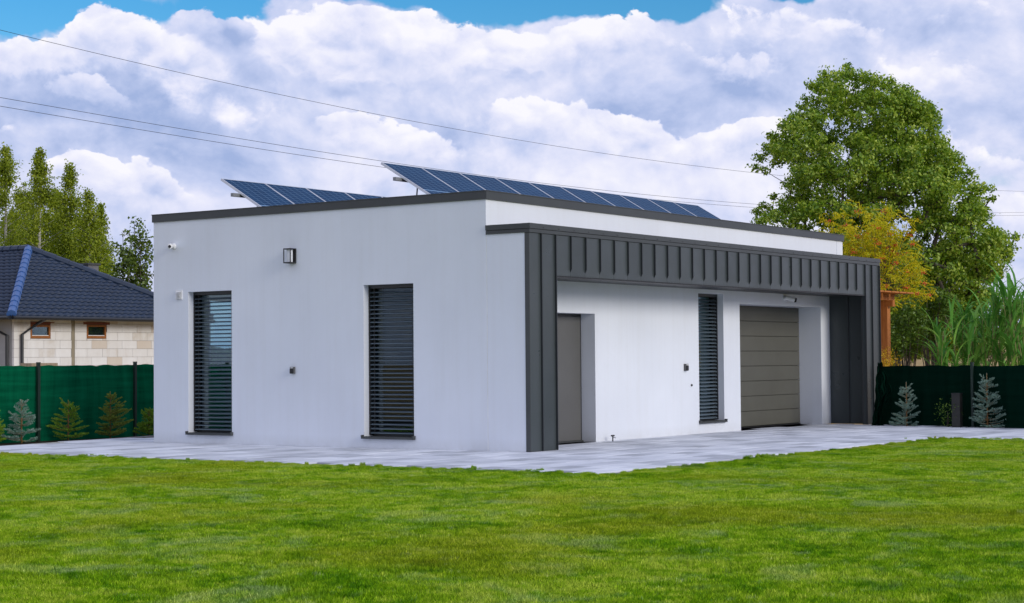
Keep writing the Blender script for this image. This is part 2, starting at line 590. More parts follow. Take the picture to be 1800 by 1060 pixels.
MT = dict(
    stucco=stucco(), clad=cladding(), slat=slat_mat(), glass=glass_mat(),
    trim=plain('dark_trim', (.052, .056, .056), .45, 0, .15, 2), blackm=plain('black_metal', (.014, .014, .015), .45),
    seam=plain('seam_metal', (.028, .032, .035), .4), soffit=plain('soffit_sheet', (.035, .037, .04), .5),
    garage=plain('garage_sheet', (.100, .098, .080), .55, 0, .06, 2), door=plain('door_sheet', (.105, .103, .098), .5, 0, .06, 2),
    fascia=plain('fascia_sheet', (.038, .043, .042), .34, 0, .14, 1.5), steel=plain('brushed_steel', (.55, .56, .58), .3, .9),
    alu=plain('aluminium', (.62, .64, .68), .35, .55), white=plain('white_plastic', (.78, .78, .78), .4), grey=plain('grey_plastic', (.10, .10, .10), .5),
    lens=plain('dark_lens', (.006, .006, .008), .1), milk=plain('opal_glass', (.72, .74, .78), .25), galv=plain('galvanised', (.24, .25, .26), .5, .4), roofing=plain('roof_membrane', (.12, .12, .12), .9),
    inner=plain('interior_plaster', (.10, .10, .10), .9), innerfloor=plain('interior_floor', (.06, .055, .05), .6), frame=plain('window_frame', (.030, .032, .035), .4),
    slab_o=slab_mat(True), slab_i=slab_mat(False), joint=plain('joint_sand', (.12, .115, .105), .95), kerb=plain('kerb_concrete', (.34, .34, .34), .9, 0, .2, 5, .3, .3),
    soil=plain('bed_soil', (.030, .024, .016), .95, 0, .4, 6, .1, .6), net=net_mat(), net_shaded=net_mat('dark_shaded_netting', (.0015, .010, .006), (.003, .020, .012), .2), post=plain('green_post', (.004, .020, .012), .5),  # right fence: same netting, its shade put into a darker green
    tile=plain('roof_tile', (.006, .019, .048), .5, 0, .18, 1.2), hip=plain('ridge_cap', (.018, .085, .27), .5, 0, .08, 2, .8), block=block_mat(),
    render2=plain('raw_render', (.36, .36, .36), .95, 0, .12, 1.5), conc=plain('concrete_post', (.27, .235, .17), .95, 0, .15, 4), mortar=plain('mortar', (.46, .41, .34), .95),
    woodw=wood_mat('window_wood', (.24, .085, .022), (.36, .14, .04)), woodl=wood_mat('lintel_wood', (.17, .055, .03), (.24, .085, .05)), woodp=wood_mat('pergola_wood', (.36, .115, .025), (.56, .21, .055)),
    plank=wood_mat('old_plank', (.25, .19, .12), (.42, .34, .24)), pipe=plain('dark_pipe', (.010, .012, .016), .4), chim=plain('chimney_render', (.14, .14, .15), .9),
    boll=plain('bollard_paint', (.022, .021, .018), .5), wire=plain('wire', (.02, .02, .022), .6),
)

# ------------------------------------------------------------------ helpers
ORG = {}


def tag(o, label=None, cat=None, group=None, kind=None):
    if label:
        o['label'] = label
    if cat:
        o['category'] = cat
    if group:
        o['group'] = group
    if kind:
        o['kind'] = kind
    return o


def thing(name, label, cat, loc, group=None, rz=0.0):
    o = bpy.data.objects.new(name, None)
    o.empty_display_size = .2
    COL.objects.link(o)
    o.location = tuple(map(float, loc))
    o.rotation_euler = (0, 0, rz)
    ORG[o] = np.array(loc, float)
    return tag(o, label, cat, group)


class MB:
    def __init__(self):
        self.v = []
        self.f = []
        self.n = 0

    def add(self, v, f):
        v = np.asarray(v, float).reshape(-1, 3)
        self.v.append(v)
        self.f += [tuple(i + self.n for i in q) for q in f]
        self.n += len(v)
        return self

    def box(self, a, b):
        (x0, y0, z0), (x1, y1, z1) = a, b
        x0, x1 = min(x0, x1), max(x0, x1)
        y0, y1 = min(y0, y1), max(y0, y1)
        z0, z1 = min(z0, z1), max(z0, z1)
        v = [(x0, y0, z0), (x1, y0, z0), (x1, y1, z0), (x0, y1, z0), (x0, y0, z1), (x1, y0, z1), (x1, y1, z1), (x0, y1, z1)]
        return self.add(v, [(0, 3, 2, 1), (4, 5, 6, 7), (0, 1, 5, 4), (1, 2, 6, 5), (2, 3, 7, 6), (3, 0, 4, 7)])

    def cham(self, a, b, c, axis):
        """a box whose face at the low end of axis has its four edges cut back by c"""
        a, b = np.array(a, float), np.array(b, float)
        lo, hi = np.minimum(a, b), np.maximum(a, b)
        i, j = [k for k in range(3) if k != axis]
        V = []
        for (lev, ins) in ((lo[axis], c), (lo[axis] + c, 0), (hi[axis], 0)):
            for (s, t) in ((0, 0), (1, 0), (1, 1), (0, 1)):
                p = np.zeros(3)
                p[axis] = lev
                p[i] = (hi[i] - ins) if s else (lo[i] + ins)
                p[j] = (hi[j] - ins) if t else (lo[j] + ins)
                V.append(p)
        F = [(0, 1, 2, 3), (8, 11, 10, 9)]
        for L in (0, 4):
            for k in range(4):
                F.append((L + k, L + 4 + k, L + 4 + (k + 1) % 4, L + (k + 1) % 4))
        return self.add(V, F)

    def tube(self, pts, rad, n=8, cap=True):
        pts = np.asarray(pts, float)
        if np.isscalar(rad):
            rad = [rad] * len(pts)
        V = []
        up = np.array([0, 0, 1.0])
        for i, p in enumerate(pts):
            d = pts[min(i + 1, len(pts) - 1)] - pts[max(i - 1, 0)]
            d = d / (np.linalg.norm(d) + 1e-9)
            a = np.cross(d, up) if abs(d[2]) < .95 else np.cross(d, np.array([1.0, 0, 0]))
            a /= np.linalg.norm(a)
            b = np.cross(d, a)
            for k in range(n):
                t = 2 * math.pi * k / n
                V.append(p + rad[i] * (a * math.cos(t) + b * math.sin(t)))
        F = []
        for i in range(len(pts) - 1):
            for k in range(n):
                F.append((i * n + k, i * n + (k + 1) % n, (i + 1) * n + (k + 1) % n, (i + 1) * n + k))
        if cap:
            F.append(tuple(range(n - 1, -1, -1)))
            F.append(tuple((len(pts) - 1) * n + k for k in range(n)))
        return self.add(V, F)

    def mesh(self, name, mat, smooth=False, sub=None):
        me = bpy.data.meshes.new(name)
        V = np.concatenate(self.v) if self.v else np.zeros((0, 3))
        if sub is not None:
            V = V - sub
        me.from_pydata(V.tolist(), [], self.f)
        me.materials.append(mat)
        if smooth:
            me.polygons.foreach_set('use_smooth', [True] * len(me.polygons))
        me.update()
        return me

    def build(self, name, mat, parent=None, smooth=False, org=None):
        o0 = ORG[parent] if parent is not None else (np.zeros(3) if org is None else np.array(org, float))
        me = self.mesh(name, mat, smooth, o0)
        o = bpy.data.objects.new(name, me)
        COL.objects.link(o)
        if parent is not None:
            o.parent = parent
        else:
            o.location = o0
        ORG[o] = o0
        return o


def inst(name, me, parent, loc, rot=(0, 0, 0), scale=None):
    o = bpy.data.objects.new(name, me)
    COL.objects.link(o)
    if parent is not None:
        o.parent = parent
        o.location = np.array(loc, float) - ORG[parent]
    else:
        o.location = loc
    o.rotation_euler = rot
    if scale is not None:
        o.scale = scale
    ORG[o] = np.array(loc, float)
    return o


def np_mesh(name, V, F, mat, smooth=False):
    """fast mesh of quads or triangles from numpy arrays"""
    V = np.asarray(V, np.float32)
    F = np.asarray(F, np.int32)
    me = bpy.data.meshes.new(name)
    me.vertices.add(len(V))
    me.vertices.foreach_set('co', V.ravel())
    k = F.shape[1]
    me.loops.add(F.size)
    me.loops.foreach_set('vertex_index', F.ravel())
    me.polygons.add(len(F))
    me.polygons.foreach_set('loop_start', np.arange(0, F.size, k, dtype=np.int32))
    me.polygons.foreach_set('loop_total', np.full(len(F), k, np.int32))
    if smooth:
        me.polygons.foreach_set('use_smooth', np.ones(len(F), bool))
    me.materials.append(mat)
    me.update(calc_edges=True)
    me.validate()
    return me


def np_obj(name, V, F, mat, parent=None, org=None, smooth=False):
    o0 = ORG[parent] if parent is not None else (np.zeros(3) if org is None else np.array(org, float))
    me = np_mesh(name, np.asarray(V) - o0, F, mat, smooth)
    o = bpy.data.objects.new(name, me)
    COL.objects.link(o)
    if parent is not None:
        o.parent = parent
    else:
        o.location = o0
    ORG[o] = o0
    return o


def quad_poly(name, pts, z, mat):
    b = MB()
    b.add([(x, y, z) for x, y in pts], [tuple(range(len(pts)))])
    return b.build(name, mat)


# ------------------------------------------------------------------ ground
def make_ground():
    # open country: one sheet that reaches the horizon and swells gently behind the plots
    k = Mat('field_stubble')
    nz = k.noise(k.pos(), .06, 5, .6)
    k.set(k.ramp(nz, [(.3, (.34, .235, .10)), (.7, (.46, .33, .16))]), .95, 0, .1)
    xs = np.unique(np.concatenate([np.linspace(-700, -60, 17), np.linspace(-60, 160, 56), np.linspace(160, 900, 20)]))
    X, Y = np.meshgrid(xs, xs, indexing='ij')
    dist = np.hypot(X - CAM[0], Y - CAM[1])
    lat = ((X - CAM[0]) * .569 - (Y - CAM[1]) * .822) / (dist + 1e-6)
    fac = np.clip((lat - .08) / .10, 0, 1)
    Z = -0.10 + np.clip((dist - 60) / 80, 0, 1) ** 1.3 * 3.1 * fac
    n = len(xs)
    V = np.stack([X, Y, Z], -1).reshape(-1, 3)
    i, j = np.meshgrid(np.arange(n - 1), np.arange(n - 1), indexing='ij')
    a = (i * n + j).ravel()
    F = np.stack([a, a + n, a + n + 1, a + 1], -1)
    g = np_obj('ground', V, F, k.m, smooth=True)
    tag(g, 'pale straw stubble field behind the fences', 'ground', kind='structure')
    # lawn
    n = 60
    xs = np.linspace(-45, 7.45, n)
    ys = np.linspace(-40, 9.3, n)
    lawn = MB()
    P = [(-60, -45), (7.45, -45), (7.45, -3.72), (-3.86, -3.72), (-3.86, 9.55), (-60, 2.0)]
    lawn.add([(x, y, -.035) for x, y in P], [tuple(range(6))])
    o = lawn.build('lawn', lawn_mat())
    tag(o, 'mown green lawn with pale patches in front of the white garage', 'lawn', kind='structure')
    # beds behind the paving
    b = MB()
    b.add([(-14, 5.1, -.055), (-3.9, 9.3, -.055), (4.2, 10.70, -.055), (4.2, 12.4, -.055), (-14, 12.4, -.055)], [(0, 1, 2, 3, 4)])
    b.add([(12.93, .0, -.06), (10.55, -9.5, -.06), (14.5, -9.5, -.06), (14.5, .0, -.06)], [(0, 1, 2, 3)])
    o = b.build('planting_bed', MT['soil'])
    tag(o, 'dark soil strip under the young spruces along the netting', 'bed', kind='structure')
    return


make_ground()


def make_grass():
    rng = np.random.default_rng(3)
    # one tile of blades
    nb = 2100
    T = .5
    bx, by = rng.uniform(-T / 2, T / 2, nb), rng.uniform(-T / 2, T / 2, nb)
    ang = rng.uniform(0, 2 * np.pi, nb)
    lean = np.abs(rng.normal(0, .55, nb))
    la = rng.uniform(0, 2 * np.pi, nb)
    h = rng.uniform(.020, .046, nb)
    w = rng.uniform(.0016, .0032, nb)
    cx, cy = np.cos(ang), np.sin(ang)
    V = np.zeros((nb, 5, 3))
    for i, (t, ww) in enumerate(((0, 1), (.55, .85))):
        ox = bx + np.cos(la) * lean * h * t ** 1.6
        oy = by + np.sin(la) * lean * h * t ** 1.6
        V[:, 2 * i] = np.stack([ox - cx * w * ww, oy - cy * w * ww, h * t], -1)
        V[:, 2 * i + 1] = np.stack([ox + cx * w * ww, oy + cy * w * ww, h * t], -1)
    V[:, 4] = np.stack([bx + np.cos(la) * lean * h, by + np.sin(la) * lean * h, h * .92], -1)
    base = np.arange(nb)[:, None] * 5
    tri = np.concatenate([base + np.array([0, 1, 3]), base + np.array([0, 3, 2]), base + np.array([2, 3, 4])])
    V = V.reshape(-1, 3)
    nv = len(V)
    # where the tiles stand
    pts, sc, rz = [], [], []
    step = .40
    r2, f2 = R_[:2] / np.linalg.norm(R_[:2]), F_[:2] / np.linalg.norm(F_[:2])
    for d in np.arange(6.0, 40, step):
        hw = d * .30 + 3.2
        for u in np.arange(-hw, hw, step):
            p = CAM[:2] + f2 * d + r2 * u + rng.uniform(-.08, .08, 2)
            x, y = p
            m = .27
            yl = 9.55 if x > -3.9 else 9.2 + (x + 3.9) * .12
            inside = (x < 7.40 - m and y < -3.74 - m) or (x < -3.88 - m and y < yl - m)
            if inside:
                pts.append((x, y, -.035))
                s = rng.uniform(.9, 1.15)
                sc.append((s, s, rng.uniform(.75, 1.2)))
                rz.append(rng.uniform(0, 6.28))
    # ragged verge along the paving

    def verge(a, b, nrm):
        a, b = np.array(a, float), np.array(b, float)
        L = np.linalg.norm(b - a)
        for t in np.arange(0, L, .055):
            for k in range(5):
                dd = rng.uniform(-.02, .42)
                p = a + (b - a) * (t / L) + np.array(nrm) * dd + rng.uniform(-.03, .03, 2)
                pts.append((p[0], p[1], -.035))
                s = rng.uniform(.09, .20)
                tall = 1 + .55 * max(0, rng.normal(0, .6)) * (dd < .12) + (rng.random() < .012) * .7
                sc.append((s, s, rng.uniform(.7, 1.1) * tall))
                rz.append(rng.uniform(0, 6.28))
    verge((-3.86, -3.74), (-3.86, 9.4), (-1, 0))
    verge((-3.86, -3.74), (7.45, -3.74), (0, -1))
    verge((7.43, -3.74), (7.43, -12), (-1, 0))
    for (cx0, cy0, rad, num, tall) in ((0.55, -3.74, .16, 30, 1.7), (7.0, -3.74, .25, 26, 1.5), (-3.85, 5.6, .25, 18, 1.5), (-3.85, 8.6, .3, 16, 1.5), (-3.85, -1.7, .12, 10, 1.7), (-3.85, -2.6, .14, 10, 1.5)):
        for k in range(num):
            pts.append((cx0 + rng.normal(0, rad), cy0 + rng.normal(0, rad * .5), -.035))
            s = rng.uniform(.05, .12)
            sc.append((s, s, tall * rng.uniform(.6, 1.2)))
            rz.append(rng.uniform(0, 6.28))
    pts = np.array(pts)
    n = len(pts)
    me = np_mesh('grass', V, tri, grass_mat())
    me.vertices.add(n)
    allco = np.concatenate([V, pts]).astype(np.float32)
    me.vertices.foreach_set('co', allco.ravel())
    a = me.attributes.new('seed_point', 'BOOLEAN', 'POINT')
    flag = np.zeros(nv + n, bool)
    flag[nv:] = True
    a.data.foreach_set('value', flag)
    a = me.attributes.new('tile_scale', 'FLOAT_VECTOR', 'POINT')
    v = np.ones((nv + n, 3), np.float32)
    v[nv:] = np.array(sc)
    a.data.foreach_set('vector', v.ravel())
    a = me.attributes.new('tile_turn', 'FLOAT_VECTOR', 'POINT')
    v = np.zeros((nv + n, 3), np.float32)
    v[nv:, 2] = rz
    a.data.foreach_set('vector', v.ravel())
    o = bpy.data.objects.new('grass', me)
    COL.objects.link(o)
    tag(o, 'short mown grass blades covering the lawn', 'grass', kind='stuff')
    ng = bpy.data.node_groups.new('grass_spread', 'GeometryNodeTree')
    ng.interface.new_socket('Geometry', in_out='INPUT', socket_type='NodeSocketGeometry')
    ng.interface.new_socket('Geometry', in_out='OUTPUT', socket_type='NodeSocketGeometry')
    gi = ng.nodes.new('NodeGroupInput')
    go = ng.nodes.new('NodeGroupOutput')

    def attr(nm, t):
        x = ng.nodes.new('GeometryNodeInputNamedAttribute')
        x.data_type = t
        x.inputs[0].default_value = nm
        return x.outputs[0]
    sp = ng.nodes.new('GeometryNodeSeparateGeometry')
    ng.links.new(gi.outputs[0], sp.inputs[0])
    ng.links.new(attr('seed_point', 'BOOLEAN'), sp.inputs[1])
    mp = ng.nodes.new('GeometryNodeMeshToPoints')
    ng.links.new(sp.outputs[0], mp.inputs[0])
    ip = ng.nodes.new('GeometryNodeInstanceOnPoints')
    ng.links.new(mp.outputs[0], ip.inputs['Points'])
    ng.links.new(sp.outputs[1], ip.inputs['Instance'])
    ng.links.new(attr('tile_turn', 'FLOAT_VECTOR'), ip.inputs['Rotation'])
    ng.links.new(attr('tile_scale', 'FLOAT_VECTOR'), ip.inputs['Scale'])
    ng.links.new(ip.outputs[0], go.inputs[0])
    md = o.modifiers.new('spread', 'NODES')
    md.node_group = ng
    print('grass tiles', n)


make_grass()


# ------------------------------------------------------------------ paving
def make_paving():
    pav = bpy.data.objects.new('paving', None)
    pb = MB()
    P = [(-3.84, -3.70), (7.47, -3.70), (7.47, -12), (10.3, -12), (12.75, -.1), (12.75, 0.9), (4.2, 10.6), (-3.84, 9.25)]
    pb.add([(x, y, -.022) for x, y in P], [tuple(range(len(P)))])
    base = pb.build('paving', MT['joint'])
    tag(base, 'grey concrete slab paving round the white garage', 'paving', kind='structure')

    def inside(x, y):
        if x < -3.83 or (x < 7.48 and y < -3.69) or y < -11.9:
            return False
        if y < 0 and x > 12.72 + (y + .1) * .206:
            return False
        if y > 9.25 + (x + 3.84) * .168:
            return False
        if x > 12.72 or y > 10.5:
            return False
        if .55 < x and 1.0 < y < 7.9:      # under the building
            return False
        if x > 1.2 and y > 8.1:            # out of sight behind it
            return False
        return True
    rng = random.Random(11)
    w, d = .60, .40
    cells = []
    for iy in range(-32, 30):
        for ix in range(-8, 24):
            x = ix * w + (.3 if iy % 2 else 0) + 0.0
            y = iy * d
            if inside(x + w / 2, y + d / 2):
                cells.append((x, y))

    def vis(c):
        q = np.array([c[0] + .3, c[1] + .2, 0]) - CAM
        z = q @ F_
        u = 900 + FPX * (q @ R_) / z
        pen = 0 if -20 < u < 1820 else 1000
        hid = 1000 if (c[0] > .1 and c[1] > -.1 and not (.7 < c[0] < 12.5 and c[1] < .9)) else 0
        return z + pen + hid
    cells.sort(key=vis)
    g = .011
    m = MB()
    m.cham((g / 2, g / 2, -.0), (w - g / 2, d - g / 2, .05), .006, 2)
    V = m.v[0].copy()
    V[:, 2] = -V[:, 2]
    m.v[0] = V
    m.f = [tuple(reversed(f)) for f in m.f]
    me = m.mesh('paving_slab', MT['slab_o'])
    for c in cells[:300]:
        o = inst('paving_slab', me, base, (c[0], c[1], rng.uniform(-.0025, .0025)))
    rest = MB()
    for c in cells[300:]:
        z = rng.uniform(-.0025, .0025)
        rest.add(V + np.array([c[0], c[1], z]), m.f)
    if rest.n:
        o = rest.build('paving_slab_field', MT['slab_i'], base)
        o['kind'] = 'stuff'
    # kerb edging strips
    kb = MB()
    kb.box((-3.93, -3.80, -.12), (-3.845, 9.25, -.018))
    kb.box((-3.845, -3.80, -.12), (7.47, -3.715, -.018))
    kb.box((7.40, -12, -.12), (7.47, -3.80, -.018))
    kb.build('kerb_edging', MT['kerb'], base)
    k2 = MB()
    a, b = np.array([-3.84, 9.30]), np.array([4.2, 10.65])
    for (a, b) in ((np.array([-12., 7.93]), np.array([4.2, 10.65])), (np.array([10.3, -12.]), np.array([12.78, -.05]))):
        t = (b - a) / np.linalg.norm(b - a)
        nn = np.array([-t[1], t[0]]) * (.035)
        v = [(*(a - nn), -.12), (*(b - nn), -.12), (*(b + nn), -.12), (*(a + nn), -.12), (*(a - nn), .0), (*(b - nn), .0), (*(b + nn), .0), (*(a + nn), .0)]
        k2.add(v, [(0, 3, 2, 1), (4, 5, 6, 7), (0, 1, 5, 4), (1, 2, 6, 5), (2, 3, 7, 6), (3, 0, 4, 7)])
    k2.build('kerb_edging', MT['kerb'], base)
    print('slabs', len(cells))


make_paving()

# ------------------------------------------------------------------ the garage building
W, A_, B_, L = 8.135, .81, .949, 13.36
LU = 13.33
ZF, ZFB, ZC, ZCB = 4.073, 3.932, 3.52, 3.377
ZS = 2.731            # underside of the clad beam
CW, XR, XI = .716, 12.603, 12.90
BLD = thing('garage_building', 'white rendered flat-roofed garage with dark seamed metal portal', 'building', (0, 0, 0))


def wall_holes(name, axis, pos, thick, u0, u1, z0, z1, holes, sign, mat=None):
    """wall lying in the plane axis=pos, going thick behind it (sign), with rectangular openings; each opening has its own reveals"""
    mat = mat or MT['stucco']
    us = sorted({u0, u1, *[h[0] for h in holes], *[h[1] for h in holes]})
    zs = sorted({z0, z1, *[h[2] for h in holes], *[h[3] for h in holes]})
    mb = MB()

    def pt(u, z, d):
        return (pos + sign * d, u, z) if axis == 0 else (u, pos + sign * d, z)
    for a, b in zip(us[:-1], us[1:]):
        for c, d in zip(zs[:-1], zs[1:]):
            um, zm = (a + b) / 2, (c + d) / 2
            if any(h[0] < um < h[1] and h[2] < zm < h[3] for h in holes):
                continue
            for dep in (0, thick):
                mb.add([pt(a, c, dep), pt(b, c, dep), pt(b, d, dep), pt(a, d, dep)], [(0, 1, 2, 3)])
    for h in holes + [(u0, u1, z0, z1)]:
        a, b, c, d = h
        q = [(a, c), (b, c), (b, d), (a, d)]
        for i in range(4):
            p, r = q[i], q[(i + 1) % 4]
            mb.add([pt(*p, 0), pt(*r, 0), pt(*r, thick), pt(*p, thick)], [(0, 1, 2, 3)])
    return mb.build(name, mat, BLD)


W1 = (6.235, 7.276)
W2 = (2.258, 3.290)
WZ = (.185, 2.663)
W3 = (7.072, 8.066)
W3Z = (.225, 2.656)
DR = (2.02, 3.391)
GR = (8.745, 12.461)
BW = (1.13, 2.07)
# left gable wall, portal cheek, recess wall, upper strip, back and end walls
wall_holes('wall', 0, 0.0, .34, A_ + .006, W, 0, ZFB, [(*W1, *WZ), (*W2, *WZ)], 1)
wall_holes('wall', 0, 0.0, .34, .086, A_ - .013, 0, ZCB, [], 1)
wall_holes('wall', 1, B_, .60, .345, 13.0, 0, ZCB, [(*DR, 0.0, 2.2), (*W3, *W3Z), (*GR, 0.0, 2.486)], 1)
wall_holes('wall', 1, A_ + .006, .40, .3405, LU - .31, ZC - .13, ZFB, [], 1)
wall_holes('wall', 1, W, .30, .345, LU - .31, 0, ZFB, [(*BW, 1.12, 2.60)], -1)
wall_holes('wall', 0, LU, .30, A_ + .006, W, 0, ZFB, [], -1)
MB().box((.004, A_ - .012, 0), (.03, A_ + .012, ZCB - .004)).build('joint_strip', MT['white'], BLD)
# roof, floor, partitions (one added, unseen)
MB().box((.345, B_ + .62, 3.52), (LU - .31, W - .31, 3.66)).build('roof_deck', MT['roofing'], BLD)
MB().box((.03, .10, 3.40), (L - .03, A_, 3.47)).build('portal_roof', MT['roofing'], BLD)
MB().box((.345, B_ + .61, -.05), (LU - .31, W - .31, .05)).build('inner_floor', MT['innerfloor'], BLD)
MB().box((4.3, B_ + .61, .05), (4.42, W - .31, 3.5)).build('partition_or_shade_wall', MT['inner'], BLD)  # unseen inner wall, added so the second left window looks dark
MB().box((8.5, B_ + .61, .05), (8.6, W - .31, 3.5)).build('partition_or_shade_wall', MT['inner'], BLD)
# parapet flashing of the main roof
b = MB()
OV = .022
b.box((-OV, A_ - OV, ZFB), (.36, W + OV, ZF - .012))
b.box((.36, A_ - OV, ZFB), (LU + OV, A_ + .40, ZF - .012))
b.box((LU - .3, A_ + .40, ZFB), (LU + OV, W + OV, ZF - .012))
b.box((.36, W - .3, ZFB), (LU - .3, W + OV, ZF - .012))
b.build('parapet_flashing', MT['fascia'], BLD)
b = MB()
e = OV + .010
b.box((-e, A_ - e, ZF - .0115), (.372, W + e, ZF))
b.box((.372, A_ - e, ZF - .0115), (LU + e, A_ + .412, ZF))
b.box((LU - .312, A_ + .412, ZF - .0115), (LU + e, W + e, ZF))
b.build('flashing_cap', MT['trim'], BLD)
# flashing of the portal: upper and lower fold with a groove between, rivets
b = MB()
b.box((-.03, -.03, ZCB + .062), (L + .02, .10, ZC))
b.box((-.03, .10, ZCB + .062), (.10, A_ - .001, ZC))
b.build('portal_flashing', MT['fascia'], BLD)
b = MB()
b.box((-.018, -.018, ZCB), (L + .012, .10, ZCB + .056))
b.box((-.018, .10, ZCB), (.10, A_ - .001, ZCB + .056))
b.build('portal_flashing', MT['fascia'], BLD)
b = MB()
for i in range(30):
    x = .35 + i * .44
    b.tube([(x, -.034, ZCB + .085), (x, -.029, ZCB + .085)], .010, 6)
o = b.build('rivets', MT['blackm'], BLD)
o['kind'] = 'stuff'

# cladding sheets and standing seams on the portal front
xs_l = [.0, .303, CW]
xs_m = [CW + i * (XR - CW) / 27 for i in range(28)]
xs_r = [XR, 12.955, L]


def sheet(x0, x1, z0, z1):
    MB().cham((x0 + .002, .0, z0), (x1 - .002, .055, z1), .004, 1).build('cladding_sheet', MT['clad'], BLD)


def seam(x, z0, z1, tail):
    h = .034
    m = MB()
    w = .007
    zt = z0 + (tail if tail else 0)
    m.add([(x - w, -h, zt + (.06 if tail else 0)), (x + w, -h, zt + (.06 if tail else 0)), (x + w, -h, z1), (x - w, -h, z1), (x - w, -.001, zt), (x + w, -.001, zt), (x + w, -.001, z1), (x - w, -.001, z1)],
          [(0, 1, 2, 3), (1, 5, 6, 2), (0, 3, 7, 4), (0, 4, 5, 1), (3, 2, 6, 7)])
    m.build('standing_seam', MT['seam'], BLD)


for xs, z0 in ((xs_l, 0.004), (xs_m, ZS), (xs_r, 0.004)):
    for a, c in zip(xs[:-1], xs[1:]):
        sheet(a, c, z0, ZCB - .003)
seam(.303, 0.004, ZCB - .004, 0)
seam(CW - .004, 0.004, ZCB - .004, 0)
for x in xs_m[1:-1]:
    seam(x, ZS + .035, ZCB - .004, .03)
seam(XR, 0.004, ZCB - .004, 0)
seam(12.955, 0.004, ZCB - .004, 0)
seam(L - .012, 0.004, ZCB - .004, 0)
# corner trim, drip edge, soffit, inner returns
MB().box((-.006, .0, 0.004), (.0, .0845, ZCB - .003)).box((.0, .0565, 0.004), (CW, .0845, ZCB - .003)).build('corner_trim', MT['trim'], BLD)
MB().box((CW, -.012, ZS - .022), (XR, .056, ZS - .002)).build('drip_edge', MT['blackm'], BLD)
MB().box((CW, .057, ZS - .001), (XI + .05, B_ - .002, ZS + .02)).box((CW, .0565, ZS + .02), (XR, .0845, ZCB - .003)).box((XR, .0565, .004), (XI + .05, .0845, ZS - .002)).build('soffit', MT['soffit'], BLD)
MB().box((CW - .30, .085, 0.004), (CW, B_ - .002, ZCB - .003)).build('inner_return', MT['trim'], BLD)
for y0, y1 in ((.058, .505), (.509, B_ - .002)):
    MB().box((XI, max(y0, .086), 0.004), (XI + .05, y1, ZS - .002)).build('cladding_sheet', MT['clad'], BLD)
MB().box((XI - .022, .500, 0.004), (XI - .001, .514, ZS - .03)).build('standing_seam', MT['seam'], BLD)
MB().box((L - .04, .0565, 0.004), (L, A_, ZCB - .003)).build('cladding_sheet', MT['clad'], BLD)


# windows with venetian slats
def window(axis, u0, u1, z0, z1, pos):
    o = MB()
    fr = .06

    def B(mb, ua, ub, da, db, za, zb):
        if axis == 0:
            mb.box((pos + da, ua, za), (pos + db, ub, zb))
        else:
            mb.box((ua, pos + da, za), (ub, pos + db, zb))
    B(o, u0 + .001, u0 + fr, .215, .28, z0, z1)
    B(o, u1 - fr, u1 - .001, .215, .28, z0, z1)
    B(o, u0 + fr, u1 - fr, .215, .28, z0, z0 + fr)
    B(o, u0 + fr, u1 - fr, .215, .28, z1 - fr, z1 - .001)
    win = o.build('window', MT['frame'], BLD)
    p = MB()
    B(p, u0 + fr, u1 - fr, .243, .251, z0 + fr, z1 - fr)
    p.build('pane', MT['glass'], win)
    # guide rails and head box of the blind
    g = MB()
    B(g, u0 + .002, u0 + .020, .125, .21, z0 + .02, z1 - .001)
    B(g, u1 - .020, u1 - .002, .125, .21, z0 + .02, z1 - .001)
    g.build('guide_rail', MT['frame'], win)
    hb = MB()
    B(hb, u0 + .021, u1 - .021, .125, .21, z1 - .055, z1 - .002)
    hb.build('blind_head', MT['frame'], win)
    # slat: shallow curved profile, outer edge low
    wd, n, tilt = .080, 5, math.radians(17 if axis == 0 else 27)
    ln = (u1 - u0) - .046
    V, Fc = [], []
    for i in range(n):
        t = (i / (n - 1) - .5)
        dd = t * wd * math.cos(tilt)
        zz = t * wd * math.sin(tilt) + .009 * (1 - 4 * t * t)
        for th in (0, -.0015):
            for u in (-ln / 2, ln / 2):
                V.append((dd, u, zz + th) if axis == 0 else (u, dd, zz + th))
    for i in range(n - 1):
        a = i * 4
        Fc += [(a, a + 1, a + 5, a + 4), (a + 2, a + 6, a + 7, a + 3)]
    Fc += [(0, 2, 3, 1), (16, 17, 19, 18)]
    sm = MB().add(V, Fc).mesh('slat', MT['slat'], True)
    N = 34
    pitch = (z1 - .06 - z0 - .05) / N
    for i in range(N):
        z = z0 + .06 + i * pitch
        uc, dc = (u0 + u1) / 2, .168
        loc = (pos + dc, uc, z) if axis == 0 else (uc, pos + dc, z)
        jit = random.uniform(-.008, .008)
        inst('slat', sm, win, loc, (0, jit, 0) if axis == 0 else (jit, 0, 0))
    c = MB()
    for s in (.12, .88):
        uc = u0 + (u1 - u0) * s
        B(c, uc - .003, uc + .003, .124, .127, z0 + .03, z1 - .055)
    c.build('ladder_tape', MT['frame'], win)
    # sill with upturned ends
    s = MB()
    B(s, u0 - .028, u1 + .028, -.052, -.002, z0 - .035, z0 - .004)
    B(s, u0 + .001, u1 - .001, -.002, .214, z0 - .012, z0 + .004)
    B(s, u0 - .030, u0 - .004, -.054, -.003, z0 - .004, z0 + .026)
    B(s, u1 + .004, u1 + .030, -.054, -.003, z0 - .004, z0 + .026)
    s.build('sill', MT['trim'], win)
    return win


